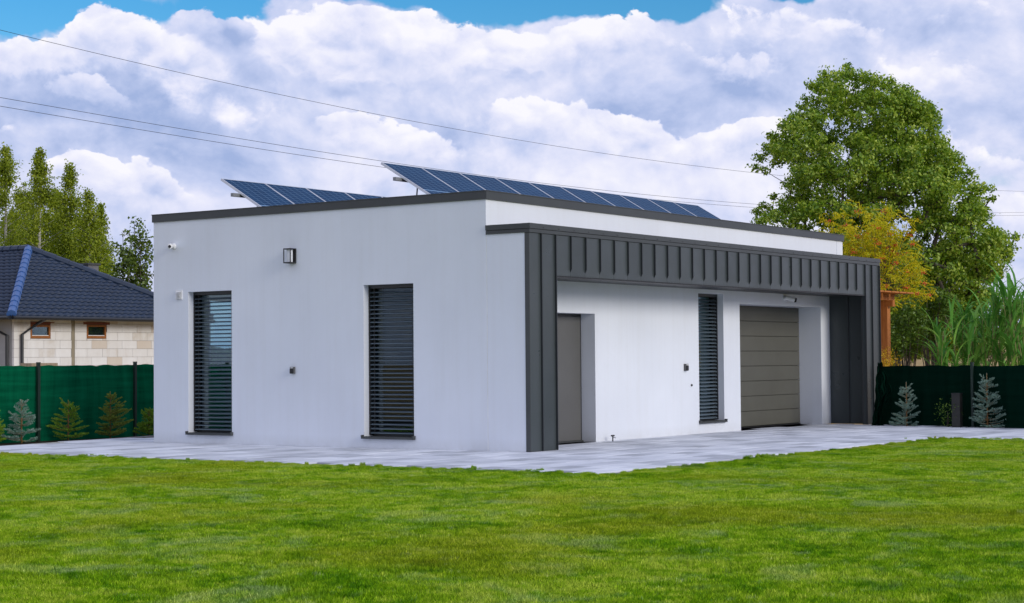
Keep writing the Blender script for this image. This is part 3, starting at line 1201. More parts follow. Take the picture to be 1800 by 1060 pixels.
window(0, *W1, *WZ, 0.0)
window(0, *W2, *WZ, 0.0)
window(1, *W3, *W3Z, B_)
b = MB()
b.box((BW[0] + .001, W - .2, 1.121), (BW[0] + .05, W - .14, 2.599)).box((BW[1] - .05, W - .2, 1.121), (BW[1] - .001, W - .14, 2.599))
b.box((BW[0] + .05, W - .2, 1.121), (BW[1] - .05, W - .14, 1.17)).box((BW[0] + .05, W - .2, 2.55), (BW[1] - .05, W - .14, 2.599))
w = b.build('window', MT['frame'], BLD)
MB().box((BW[0] + .05, W - .174, 1.17), (BW[1] - .05, W - .166, 2.55)).build('pane', MT['glass'], w)

# entrance door
y = B_ + .27
d = MB().cham((DR[0] + .05, y, .03), (DR[1] - .05, y + .06, 2.15), .004, 1).build('door', MT['door'], BLD)
MB().box((DR[0] + .001, y + .012, .0), (DR[0] + .047, y + .09, 2.199)).box((DR[1] - .047, y + .012, .0), (DR[1] - .001, y + .09, 2.199)).box((DR[0] + .047, y + .012, 2.153), (DR[1] - .047, y + .09, 2.199)).build('door_frame', MT['frame'], d)
MB().box((2.12, y - .012, 1.10), (2.16, y - .001, 1.28)).tube([(2.14, y - .005, 1.20), (2.14, y - .055, 1.20), (2.27, y - .055, 1.20)], .011, 8).build('handle', MT['steel'], d)
MB().box((DR[0] + .001, y - .02, .002), (DR[1] - .001, y + .09, .028)).build('threshold', MT['trim'], d)
# sectional garage door
y = B_ + .507
g = MB().box((GR[0] + .001, y + .05, .0), (GR[1] - .001, y + .09, 2.485)).build('garage_door', MT['garage'], BLD)
N = 8
for i in range(N):
    z0, z1 = .03 + i * (2.45 / N), .03 + (i + 1) * (2.45 / N)
    MB().cham((GR[0] + .006, y, z0 + .003), (GR[1] - .006, y + .05, z1 - .003), .007, 1).build('door_panel', MT['garage'], g)
MB().box((GR[0] + .002, y - .004, .002), (GR[1] - .002, y + .05, .026)).build('rubber_seal', MT['blackm'], g)

# ------------------------------------------------------------------ fittings on the walls
# security cameras


def bullet_camera(label, base, nrm, aim, ring=True):
    base, nrm, aim = np.array(base, float), np.array(nrm, float), np.array(aim, float)
    aim = aim / np.linalg.norm(aim)
    t = thing('security_camera', label, 'camera', base, 'cameras on the garage walls')
    MB().tube([base + nrm * .001, base + nrm * .03], .055, 14).build('mount', MT['white'], t, True)
    j = base + nrm * .085
    MB().tube([base + nrm * .03, j], .018, 8).build('arm', MT['white'], t, True)
    c0, c1 = j - aim * .06, j + aim * .17
    MB().tube([c0, c0 + aim * .02, c1 - aim * .012, c1], [.036, .046, .046, .043], 14).build('housing', MT['white'], t, True)
    if ring:
        MB().tube([c1 - aim * .030, c1 - aim * .0295, c1 + aim * .008], [.043, .0475, .0475], 14).build('front_ring', MT['lens'], t, True)
    MB().tube([c1 + aim * .0085, c1 + aim * .012], .034 if ring else .027, 12).build('lens', MT['lens'], t, True)


bullet_camera('small white security camera high on the shaded left wall', (0, 7.62, 3.485), (-1, 0, 0), (-.75, -.62, -.10), False)
bullet_camera('small grey-white security camera above the garage door', (10.72, B_, 2.64), (0, -1, 0), (.55, -.80, -.26))
# wall lantern
t = thing('wall_lamp', 'black framed box lantern on the left white wall', 'lamp', (0, 4.83, 3.06))
y0, y1, z0, z1, dp = 4.745, 4.905, 3.075, 3.325, .15
MB().box((-.02, y0, z0), (-.001, y1, z1)).build('back_plate', MT['blackm'], t)
b = MB()
r = .013
for yy in (y0, y1 - r):
    b.box((-dp, yy, z0), (-dp + r, yy + r, z1))
for zz in (z0, z1 - .018):
    b.box((-dp + r, y0, zz), (-.02, y0 + r, zz + .018)).box((-dp + r, y1 - r, zz), (-.02, y1, zz + .018)).box((-dp, y0 + r, zz), (-dp + r, y1 - r, zz + .018))
b.box((-dp + r, y0 + r, z1 - .016), (-.02, y1 - r, z1 - .004)).box((-dp + r, y0 + r, z0 + .004), (-.02, y1 - r, z0 + .016))
b.build('lamp_frame', MT['blackm'], t)
MB().box((-.105, y0 + .04, z0 + .018), (-.045, y1 - .04, z1 - .018)).build('lamp_glass', MT['milk'], t)


# sockets / switches
def wall_box(name, label, cat, base, axis, wd, ht):
    t = thing(name, label, cat, base, 'electrical boxes on the garage walls')
    x, y, z = base

    def bx(m, u0, u1, d0, d1, za, zb):
        if axis == 0:
            return m.box((x - d1, y + u0, z + za), (x - d0, y + u1, z + zb))
        return m.box((x + u0, y - d1, z + za), (x + u1, y - d0, z + zb))
    bx(MB(), -wd / 2, wd / 2, .001, .045, 0, ht).build('box_body', MT['grey'], t)
    bx(MB(), -wd * .42, wd * .42, .046, .058, .010, ht * .72).build('flap', MT['blackm'], t)
    bx(MB(), -wd * .30, wd * .30, .046, .051, ht * .80, ht * .92).build('hinge', MT['white'], t)
    return t


wall_box('wall_socket', 'dark covered socket between the two tall left windows', 'socket', (0, 4.818, 1.215), 0, .085, .115)
wall_box('wall_switch', 'dark switch box beside the narrow recess window', 'switch', (6.535, B_, 1.19), 1, .10, .13)
t = thing('sensor_button', 'tiny grey sensor low beside the narrow recess window', 'sensor', (6.765, B_, .905))
MB().tube([(6.765, B_ - .001, .92), (6.765, B_ - .02, .92)], .022, 10).build('sensor_body', MT['grey'], t)
MB().tube([(6.765, B_ - .0205, .92), (6.765, B_ - .028, .92)], .010, 8).build('sensor_cap', MT['lens'], t)
# air vent
t = thing('air_vent', 'small white louvred vent beside the leftmost window', 'vent', (0, 7.49, 2.53))
MB().box((-.02, 7.415, 2.535), (-.001, 7.565, 2.70)).build('vent_frame', MT['white'], t)
for i in range(6):
    z = 2.552 + i * .022
    m = MB()
    m.add([(-.021, 7.43, z + .016), (-.021, 7.55, z + .016), (-.048, 7.55, z), (-.048, 7.43, z), (-.021, 7.43, z + .013), (-.021, 7.55, z + .013), (-.046, 7.55, z - .003), (-.046, 7.43, z - .003)],
          [(0, 1, 2, 3), (7, 6, 5, 4), (3, 2, 6, 7), (0, 3, 7, 4), (1, 5, 6, 2)])
    m.build('louvre', MT['white'], t)
# garden tap
t = thing('garden_tap', 'short garden tap standing on the paving near the white wall', 'tap', (3.70, .80, 0))
MB().tube([(3.70, .80, 0), (3.70, .80, .09)], .011, 8).build('stem', MT['blackm'], t)
MB().tube([(3.655, .80, .098), (3.745, .80, .098)], .014, 8).build('cross_handle', MT['blackm'], t)
MB().tube([(3.70, .79, .07), (3.70, .75, .07), (3.70, .745, .05)], .008, 8).build('spout', MT['steel'], t)

# ------------------------------------------------------------------ solar arrays
PW_, PL_ = 1.123, 1.853
SOL = solar_mat(PW_ - .036, PL_ - .036)
th = math.radians(30.3)
cs, sn = math.cos(th), math.sin(th)


def solar_row(label, x0, ytop, ztop, n, legs=True):
    yb, zb = ytop - PL_ * cs, ztop - PL_ * sn
    t = thing('solar_array', label, 'solar panels', (x0, yb, 3.66), 'solar arrays on the flat roof')
    fw, fd = .018, .040
    # frame mesh in local panel coordinates (x along row, y up the slope, z out of the face)
    fm = MB()
    fm.box((0.006, 0, -fd), (fw + .006, PL_, 0)).box((PW_ - fw - .006, 0, -fd), (PW_ - .006, PL_, 0)).box((fw + .006, 0, -fd), (PW_ - fw - .006, fw, 0)).box((fw + .006, PL_ - fw, -fd), (PW_ - fw - .006, PL_, 0))
    fme = fm.mesh('frame', MT['alu'])
    lm = MB().box((0, 0, -.012), (PW_ - .036 - .012, PL_ - .036, -.004)).mesh('solar_panel', SOL)
    for i in range(n):
        p = inst('solar_panel', lm, t, (x0 + i * PW_ + fw + .006, yb + fw * cs, zb + fw * sn), (th, 0, 0))
        f = bpy.data.objects.new('frame', fme)
        COL.objects.link(f)
        f.parent = p
        f.location = (-fw - .006, -fw, 0)
    nrm = np.array([0, -sn, cs])
    for s in (.30, .72):
        c = np.array([0, yb + PL_ * s * cs, zb + PL_ * s * sn]) - nrm * .075
        b = MB()
        b.box((x0 - .16, c[1] - .03, c[2] - .03), (x0 + n * PW_ + .12, c[1] + .03, c[2] + .03))
        b.build('mounting_rail', MT['galv'], t)
    for i in range(0, n + 1, 2):
        x = x0 + min(i * PW_ + .62, n * PW_ - .5)
        lo, hi = np.array([x, yb + PL_ * .06 * cs, zb + PL_ * .06 * sn]) - nrm * .13, np.array([x, yb + PL_ * .94 * cs, zb + PL_ * .94 * sn]) - nrm * .13
        k = MB()
        k.tube([lo, hi], .016, 6)
        mid = lo + (hi - lo) * .80
        k.tube([mid, (x, mid[1] + .10, 3.66)], .014, 6)
        k.tube([lo + (hi - lo) * .08, (x, lo[1] + .1, 3.66)], .02, 6)
        k.tube([(x, lo[1], 3.675), (x, mid[1] + .15, 3.675)], .016, 6)
        k.build('support_frame', MT['galv'], t)
    return t


solar_row('front row of ten blue solar panels along the roof edge', 1.245, 3.902, 4.835, 10)
rr = solar_row('rear shorter row of blue solar panels on the left roof', .34, 6.80, 4.67, 6)
b = MB()
b.tube([(.62, 6.1, 4.22), (.58, 6.25, 4.05), (.60, 6.3, 3.85), (.66, 6.3, 3.67)], .008, 5)
b.build('cable', MT['blackm'], rr)


# ------------------------------------------------------------------ fences of green netting
def fence(label, pts, ztop, posts, zlow, wob=.008, seed=1, net='net'):
    rng = np.random.default_rng(seed)
    a, b = np.array(pts[0], float), np.array(pts[1], float)
    t = thing('netting_fence', label, 'fence', (*((a + b) / 2), zlow))
    Ln = np.linalg.norm(b - a)
    n = int(Ln / .07)
    u = np.linspace(0, 1, n)
    dirv = (b - a) / Ln
    nr = np.array([-dirv[1], dirv[0]])
    top = ztop + np.interp(u * Ln, np.arange(0, Ln + .5, .17), rng.normal(0, wob, len(np.arange(0, Ln + .5, .17))))
    top -= .007 * np.abs(np.sin(u * Ln * 2.6))
    rows = 13
    V = []
    ph = rng.uniform(0, 6, 4)
    for r_ in range(rows):
        s = r_ / (rows - 1)
        z = zlow + (top - zlow) * s
        off = .022 * np.sin(u * Ln * 1.9 + ph[0] + s * 2) * (1 - s * .4) + .010 * np.sin(u * Ln * 6.1 + ph[1]) + .012 * np.sin(s * 9 + u * Ln * .7 + ph[2])
        P = a + np.outer(u * Ln, dirv) + np.outer(off, nr)
        V.append(np.concatenate([P, z[:, None]], 1))
    V = np.concatenate(V)
    i, j = np.meshgrid(np.arange(rows - 1), np.arange(n - 1), indexing='ij')
    q = (i * n + j).ravel()
    F = np.stack([q, q + 1, q + n + 1, q + n], -1)
    np_obj('netting', V, F, MT[net], t, smooth=True)
    for d in posts:
        P = a + dirv * d - nr * 0.0
        side = np.sign((CAM[:2] - P) @ nr)
        P = P + nr * side * .055
        m = MB()
        m.box((P[0] - .03, P[1] - .025, zlow), (P[0] + .03, P[1] + .025, ztop + .045))
        po = m.build('post', MT['post'], t)
        MB().box((P[0] - .034, P[1] - .029, ztop + .0455), (P[0] + .034, P[1] + .029, ztop + .065)).build('post_cap', MT['post'], po)
    m = MB()
    for zz in (zlow + .25, (zlow + ztop) / 2 + .1, ztop - .04):
        m.tube([(*(a - nr * side * .05), zz), (*(b - nr * side * .05), zz)], .006, 5)
    m.build('tension_wire', MT['post'], t)
    return t


FY = 11.45
xl = [on(64, 641, 1, FY)[0], on(234, 639, 1, FY)[0]]
ZL = on(150, 642, 1, FY)[2]
x_start = -6.5
fence('green shade-netting fence in front of the neighbouring tiled house', ((x_start, FY), (16, FY)), ZL,
      [xl[0] - x_start + (xl[1] - xl[0]) * k for k in range(-2, 6)], -.06, seed=2)
p1, p2 = at(1544, 643, 38.2), at(1800, 643, 35.4)
dv = (p2 - p1)[:2] / np.linalg.norm((p2 - p1)[:2])
a0, b0 = p1[:2] - dv * .02, p1[:2] + dv * 9.5
fence('netting fence with shade painted into its green, behind the two blue spruces', (a0, b0), p1[2], [.12, 2.45, 4.78, 7.1], -.06, seed=5, net='net_shaded')


# gathered netting hanging at the fence end
def cloth():
    rng = np.random.default_rng(4)
    o0 = at(1549, 752, 37.4)
    o0[2] = 0
    nu, nv = 44, 34
    V = []
    for j in range(nv):
        s = j / (nv - 1)
        z = 1.30 * (1 - s)
        width = np.interp(s, [0, .12, .3, .5, .62, .8, 1], [.05, .10, .17, .20, .13, .12, .16])
        shift = np.interp(s, [0, .3, .5, .7, 1], [.0, .03, .05, -.04, -.07])
        for i in range(nu):
            u = i / (nu - 1) - .5
            fold = .040 * math.sin(u * 11 + s * 5.5) + .026 * math.sin(u * 23 - s * 9 + 1) * (.4 + s) + .016 * math.sin(u * 41 + s * 21) + .02 * math.sin(s * 26 + u * 6)
            p = o0 + np.array([.569, -.822, 0]) * (u * 2 * width * .85 + shift + .012 * math.sin(s * 30 + u * 4)) - np.array([.822, .569, 0]) * (fold + .05 * math.sin(s * 3.1))
            V.append((p[0], p[1], z + .02 * math.sin(u * 9) * (1 - s)))
    i, j = np.meshgrid(np.arange(nv - 1), np.arange(nu - 1), indexing='ij')
    q = (i * nu + j).ravel()
    F = np.stack([q, q + 1, q + nu + 1, q + nu], -1)
    o = np_obj('netting_bundle', V, F, MT['net_shaded'], org=(o0[0], o0[1], 0), smooth=True)
    tag(o, 'gathered dark green netting hanging beside the right clad column', 'netting')


cloth()

# bollard
c = at(1683, 752, 36.2)
t = thing('bollard', 'dark square garden bollard between the two blue spruces', 'bollard', (c[0], c[1], -.06))
MB().box((c[0] - .075, c[1] - .085, -.06), (c[0] + .075, c[1] + .085, .66)).build('body', MT['boll'], t)
MB().box((c[0] - .082, c[1] - .092, .661), (c[0] + .082, c[1] + .092, .685)).build('top_cap', MT['blackm'], t)


# ------------------------------------------------------------------ neighbouring house
def neighbour():
    A = at(20, 556, 50)
    w, dpt, rise, ov = 7.9, 13.0, 2.17, .55
    ze = A[2]
    ax, ay = A[0], A[1]
    H = thing('tiled_house', 'unfinished block house with blue-black tiled hip roof behind netting', 'house', (ax + w / 2, ay + dpt / 2, -.1))
    ap1 = np.array([ax + w / 2, ay + w / 2, ze + rise])
    ap2 = np.array([ax + w / 2, ay + dpt - w / 2, ze + rise])

    def slope(e0, e1, t0, t1, nm, detail):
        """tiled slope between eave e0-e1 and top t0-t1: stepped courses with a wavy profile"""
        e0, e1, t0, t1 = map(np.array, (e0, e1, t0, t1))
        run = e1 - e0
        Lr = np.linalg.norm(run)
        dr = run / Lr
        up = (t0 - e0) - dr * ((t0 - e0) @ dr)
        Lu = np.linalg.norm(up)
        du = up / Lu
        nn = np.cross(dr, du)
        s0, s1 = (t0 - e0) @ dr, (t1 - e0) @ dr
        nC = 19
        V, F = [], []
        base = 0
        for c in range(nC):
            va, vb = c / nC, (c + 1) / nC
            a0, a1 = s0 * va, Lr + (s1 - Lr) * va
            b0, b1 = s0 * vb, Lr + (s1 - Lr) * vb
            m = max(2, int((a1 - a0) / .045)) if detail else 2
            s = np.linspace(0, 1, m)
            ua = a0 + (a1 - a0) * s
            ub = np.clip(ua, b0, b1)
            wave = .040 * np.abs(np.sin(ua / .25 * np.pi)) if detail else 0 * ua
            rowz = [(ua, va * Lu, .004 + wave * .2), (ua, va * Lu - .012, .040 + wave), (ub, vb * Lu, .006 + wave)]
            for (uu, vv, oo) in rowz:
                V.append(e0 + np.outer(uu, dr) + du * vv + np.outer(oo, nn))
            for r_ in range(2):
                q = base + r_ * m + np.arange(m - 1)
                F.append(np.stack([q, q + 1, q + m + 1, q + m], -1))
            base += 3 * m
        return np_obj(nm, np.concatenate(V), np.concatenate(F), MT['tile'], H)
    cA, cB = np.array([ax, ay, ze]), np.array([ax + w, ay, ze])
    cC, cD = np.array([ax + w, ay + dpt, ze]), np.array([ax, ay + dpt, ze])
    for args in ((cA, cB, ap1, ap1, 'roof_tiles', True), (cD, cA, ap2, ap1, 'roof_tiles', True), (cB, cC, ap1, ap2, 'roof_tiles', False), (cC, cD, ap2, ap2, 'roof_tiles', False)):
        o = slope(*args)
        o['kind'] = 'stuff'
    MB().add([cA - [0, 0, .02], cB - [0, 0, .02], cC - [0, 0, .02], cD - [0, 0, .02]], [(0, 3, 2, 1)]).build('eave_soffit', MT['pipe'], H)
    # ridge and hip caps
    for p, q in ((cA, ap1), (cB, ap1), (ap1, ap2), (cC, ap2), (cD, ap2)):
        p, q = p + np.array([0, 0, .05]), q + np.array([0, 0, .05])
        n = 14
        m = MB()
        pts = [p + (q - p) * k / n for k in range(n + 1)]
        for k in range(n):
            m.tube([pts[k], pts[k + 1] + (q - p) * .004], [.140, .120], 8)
        hp = m.build('ridge_cap' if abs(p[2] - q[2]) < .01 else 'hip_cap', MT['hip'] if abs(p[0] - ax) < .01 and p[1] < ay + 1 else MT['tile'], H, False)  # front-left hip: same caps, the light's sheen put in as brighter blue
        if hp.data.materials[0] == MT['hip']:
            hp['label'] = 'hip cap with sheen painted in bright blue'
    # gutters
    for p, q in ((cA, cB), (cD, cA), (cB, cC)):
        p, q = p.copy(), q.copy()
        n = np.array([0, -1, 0]) if p is not None and abs(p[1] - q[1]) < .01 else np.array([-1 if p[0] < ax + 1 else 1, 0, 0])
        m = MB()
        m.tube([p + n * .06 - [0, 0, .035], q + n * .06 - [0, 0, .035]], .058, 10)
        m.build('gutter', MT['pipe'], H)
    # walls
    x0, x1, y0, y1 = ax + ov, ax + w - ov, ay + ov, ay + dpt - ov
    MB().box((x0 + .09, y0 + .09, -.1), (x1 - .09, y1 - .09, ze - .03)).build('wall_core', MT['mortar'], H)
    MB().box((x0 - .0, y0 + .10, -.1), (x0 + .085, y1, ze - .03)).build('rendered_wall', MT['render2'], H)
    MB().box((x0, y0, -.1), (x1, y0 + .085, .88)).build('plinth', MT['render2'], H)
    # windows of the gable
    yw = y0

    def px2x(px, py):
        return on(px, py, 1, yw)[0], on(px, py, 1, yw)[2]
    wins = []
    for (pa, pb) in ((54, 89), (153, 187)):
        xa, zt = px2x(pa, 571)
        xb, zb = px2x(pb, 595)
        wins.append((xa, xb, zb, zt))
    xp0, xp1 = px2x(126, 600)[0], px2x(132, 600)[0]
    # blocks in running bond, cut round the windows and the concrete post
    hgt, ln, jt = .245, .60, .007
    full = MB().box((0, 0, 0), (ln - jt, .084, hgt - jt)).mesh('block', MT['block'])
    cut = [(a - .005, b + .005, c - .005, d + .10) for a, b, c, d in wins] + [(xp0, xp1, -1, 9)]
    zrow = .88
    rowi = 0
    while zrow < ze - .05:
        z1 = min(zrow + hgt, ze - .03)
        xx = x0 - (.3 if rowi % 2 else 0.12)
        while xx < x1:
            a, b = max(xx, x0), min(xx + ln, x1)
            segs = [(a, b, zrow, z1)] if b - a > .04 else []
            for (ca, cb, cz0, cz1) in cut:
                new = []
                for (sa, sb, sz0, sz1) in segs:
                    if sb <= ca or sa >= cb or sz1 <= cz0 or sz0 >= cz1:
                        new.append((sa, sb, sz0, sz1))
                        continue
                    if ca - sa > .03:
                        new.append((sa, ca, sz0, sz1))
                    if sb - cb > .03:
                        new.append((cb, sb, sz0, sz1))
                    ma, mb_ = max(sa, ca), min(sb, cb)
                    if cz0 - sz0 > .03:
                        new.append((ma, mb_, sz0, cz0))
                    if sz1 - cz1 > .03:
                        new.append((ma, mb_, cz1, sz1))
                segs = new
            for (sa, sb, sz0, sz1) in segs:
                off = random.uniform(0, .004)
                if abs(sb - sa - ln) < 1e-6 and abs(sz1 - sz0 - hgt) < 1e-6:
                    inst('block', full, H, (sa, y0 + off, sz0))
                else:
                    me = MB().box((0, 0, 0), (sb - sa - jt, .084, sz1 - sz0 - jt)).mesh('block', MT['block'])
                    inst('block', me, H, (sa, y0 + off, sz0))
            xx += ln
        zrow += hgt
        rowi += 1
    MB().box((xp0 + .005, y0 + .012, -.1), (xp1 - .005, y0 + .088, ze - .03)).build('concrete_post', MT['conc'], H)
    for (a, b, c, d) in wins:
        f = MB()
        fr = .055
        f.box((a, y0 + .006, c), (a + fr, y0 + .08, d)).box((b - fr, y0 + .006, c), (b, y0 + .08, d)).box((a + fr, y0 + .006, c), (b - fr, y0 + .08, c + fr + .02)).box((a + fr, y0 + .006, d - fr), (b - fr, y0 + .08, d))
        wo = f.build('window', MT['woodw'], H)
        MB().box((a + fr, y0 + .045, c + fr + .02), (b - fr, y0 + .052, d - fr)).build('pane', MT['glass'], wo)
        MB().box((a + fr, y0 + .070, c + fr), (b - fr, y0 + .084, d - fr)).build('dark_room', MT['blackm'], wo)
        MB().box((a - .14, y0 + .003, d + .012), (b + .14, y0 + .084, d + .085)).build('lintel', MT['woodl'], wo)
        MB().box((a + fr, y0 + .02, c + fr + .0205), (b - fr, y0 + .044, c + fr + .04)).build('sill', MT['white'], wo)
    # downpipes
    z = ze - .12
    q1, q2, q3 = on(58, 568, 1, y0 - .1), on(39, 588, 1, y0 - .08), on(39, 640, 1, y0 - .08)
    MB().tube([(q1[0], ay - .07, ze - .06), (q1[0], y0 - .3, z - .06), (q2[0], y0 - .08, q2[2]), (q2[0], y0 - .08, .1)], .045, 8).build('downpipe', MT['pipe'], H)
    xw = x0 - .08
    g1, g2 = on(-6, 575, 0, xw), on(12, 590, 0, xw)
    MB().tube([(ax - .07, g1[1] + .2, ze - .06), (xw - .2, g1[1], g1[2]), (xw, g2[1], g2[2]), (xw, g2[1], .1)], .045, 8).build('downpipe', MT['pipe'], H)
    # chimney on the far slope
    cpt = at(156, 470, 58.5)
    ch = MB().box((cpt[0] - .22, cpt[1] - .22, cpt[2] - .9), (cpt[0] + .22, cpt[1] + .22, cpt[2] + .07)).build('chimney', MT['chim'], H)
    MB().box((cpt[0] - .27, cpt[1] - .27, cpt[2] + .0705), (cpt[0] + .27, cpt[1] + .27, cpt[2] + .13)).build('chimney_cap', MT['trim'], ch)


neighbour()

# planks leaning just behind the netting
c = at(66, 638, 44)
t = thing('plank_stack', 'weathered planks stacked behind the green netting under the first window', 'planks', (c[0], c[1], -.1))
for k in range(6):
    z = -.1 + k * .29
    m = MB()
    m.box((c[0] - .46 + .05 * (k % 3), c[1] - .2, z), (c[0] + .42 + .04 * (k % 2), c[1] + .2, z + .05 if k < 5 else 1.44))
    m.build('plank', MT['plank'], t)
    if k < 5:
        MB().box((c[0] - .38, c[1] - .15, z + .051), (c[0] - .30, c[1] + .15, z + .289)).box((c[0] + .26, c[1] - .15, z + .051), (c[0] + .34, c[1] + .15, z + .289)).build('spacer', MT['plank'], t)

# ------------------------------------------------------------------ pergola behind the right fence
P0 = at(1557, 640, 46)
px, py = P0[0], P0[1]
t = thing('pergola', 'orange-brown timber pergola behind the right end of the garage', 'pergola', (px, py, -.1))
zb = at(1557, 539, 46)[2]
zr = at(1557, 528, 46)[2]
zt = at(1557, 516.5, 46)[2]
ws = .20
for (dx, dy) in ((0, 0), (0, 3.2), (-2.2, 0), (-2.2, 3.2)):
    MB().box((px + dx - ws / 2, py + dy - ws / 2, -.1), (px + dx + ws / 2, py + dy + ws / 2, zb)).build('post', MT['woodp'], t)
for dx in (0, -2.2):
    MB().box((px + dx - .07, py - .24, zb + .001), (px + dx + .07, py + 3.5, zr)).build('beam', MT['woodp'], t)
for k in range(6):
    yy = py - .05 + k * .66
    MB().box((px - 2.75, yy - .04, zr + .001), (px + .42, yy + .04, zt)).build('rafter', MT['woodp'], t)
for k in range(7):
    xx = px + .12 - k * .48
    MB().box((xx, py - .56, zt + .001), (xx + .42, py + 3.7, zt + .035)).build('roof_board', MT['woodp'], t)
m = MB()
m.tube([(px, py + .08, zb - 1.05), (px, py + .75, zb - .02)], .06, 4)
m.build('brace', MT['woodp'], t)
lt = MB()
for k in range(6):
    z = .25 + k * .22
    MB().box((px - .02, py + .12, z), (px + .02, py + 1.6, z + .10)).build('lattice_board', MT['woodp'], t)
MB().box((px - .035, py + .62, .2), (px - .021, py + .70, 1.62)).build('lattice_post', MT['woodp'], t)


# ------------------------------------------------------------------ vegetation
def leaf_quads(C, N, size, rng, asp=.55, fold=.25, upbias=.3):
    """rhombic leaves at C with main axis random; returns V (n*4,3) and F"""
    n = len(C)
    size = np.broadcast_to(size, (n,)) * rng.uniform(.7, 1.25, n)
    ax = rng.normal(0, 1, (n, 3))
    ax[:, 2] -= .25
    ax /= np.linalg.norm(ax, axis=1)[:, None]
    nr = N + rng.normal(0, .55, (n, 3))
    nr[:, 2] += upbias
    nr -= ax * (nr * ax).sum(1)[:, None]
    nr /= np.linalg.norm(nr, axis=1)[:, None] + 1e-9
    sd = np.cross(ax, nr)
    s = size[:, None]
    V = np.empty((n, 4, 3))
    V[:, 0] = C - ax * s * .5
    V[:, 1] = C + sd * s * asp * .5 + nr * s * fold * .5 - ax * s * .05
    V[:, 2] = C + ax * s * .5
    V[:, 3] = C - sd * s * asp * .5 + nr * s * fold * .5 - ax * s * .05
    return V.reshape(-1, 3), np.arange(n * 4).reshape(n, 4)


def limb(m, a, b, r0, r1, rng, bend=.12, seg=5, n=6):
    a, b = np.array(a, float), np.array(b, float)
    L_ = np.linalg.norm(b - a)
    k = rng.normal(0, bend * L_, 3)
    pts = [a + (b - a) * t + k * math.sin(math.pi * t) * .5 for t in np.linspace(0, 1, seg)]
    m.tube(pts, list(np.linspace(r0, r1, seg)), n, False)
    return pts


BK = dict(grey=bark_mat('grey_bark', (.055, .045, .035), (.13, .11, .09)), birch=bark_mat('birch_bark', (.25, .23, .20), (.62, .60, .56), 4), brown=bark_mat('spruce_bark', (.16, .085, .035), (.30, .17, .07), 12))


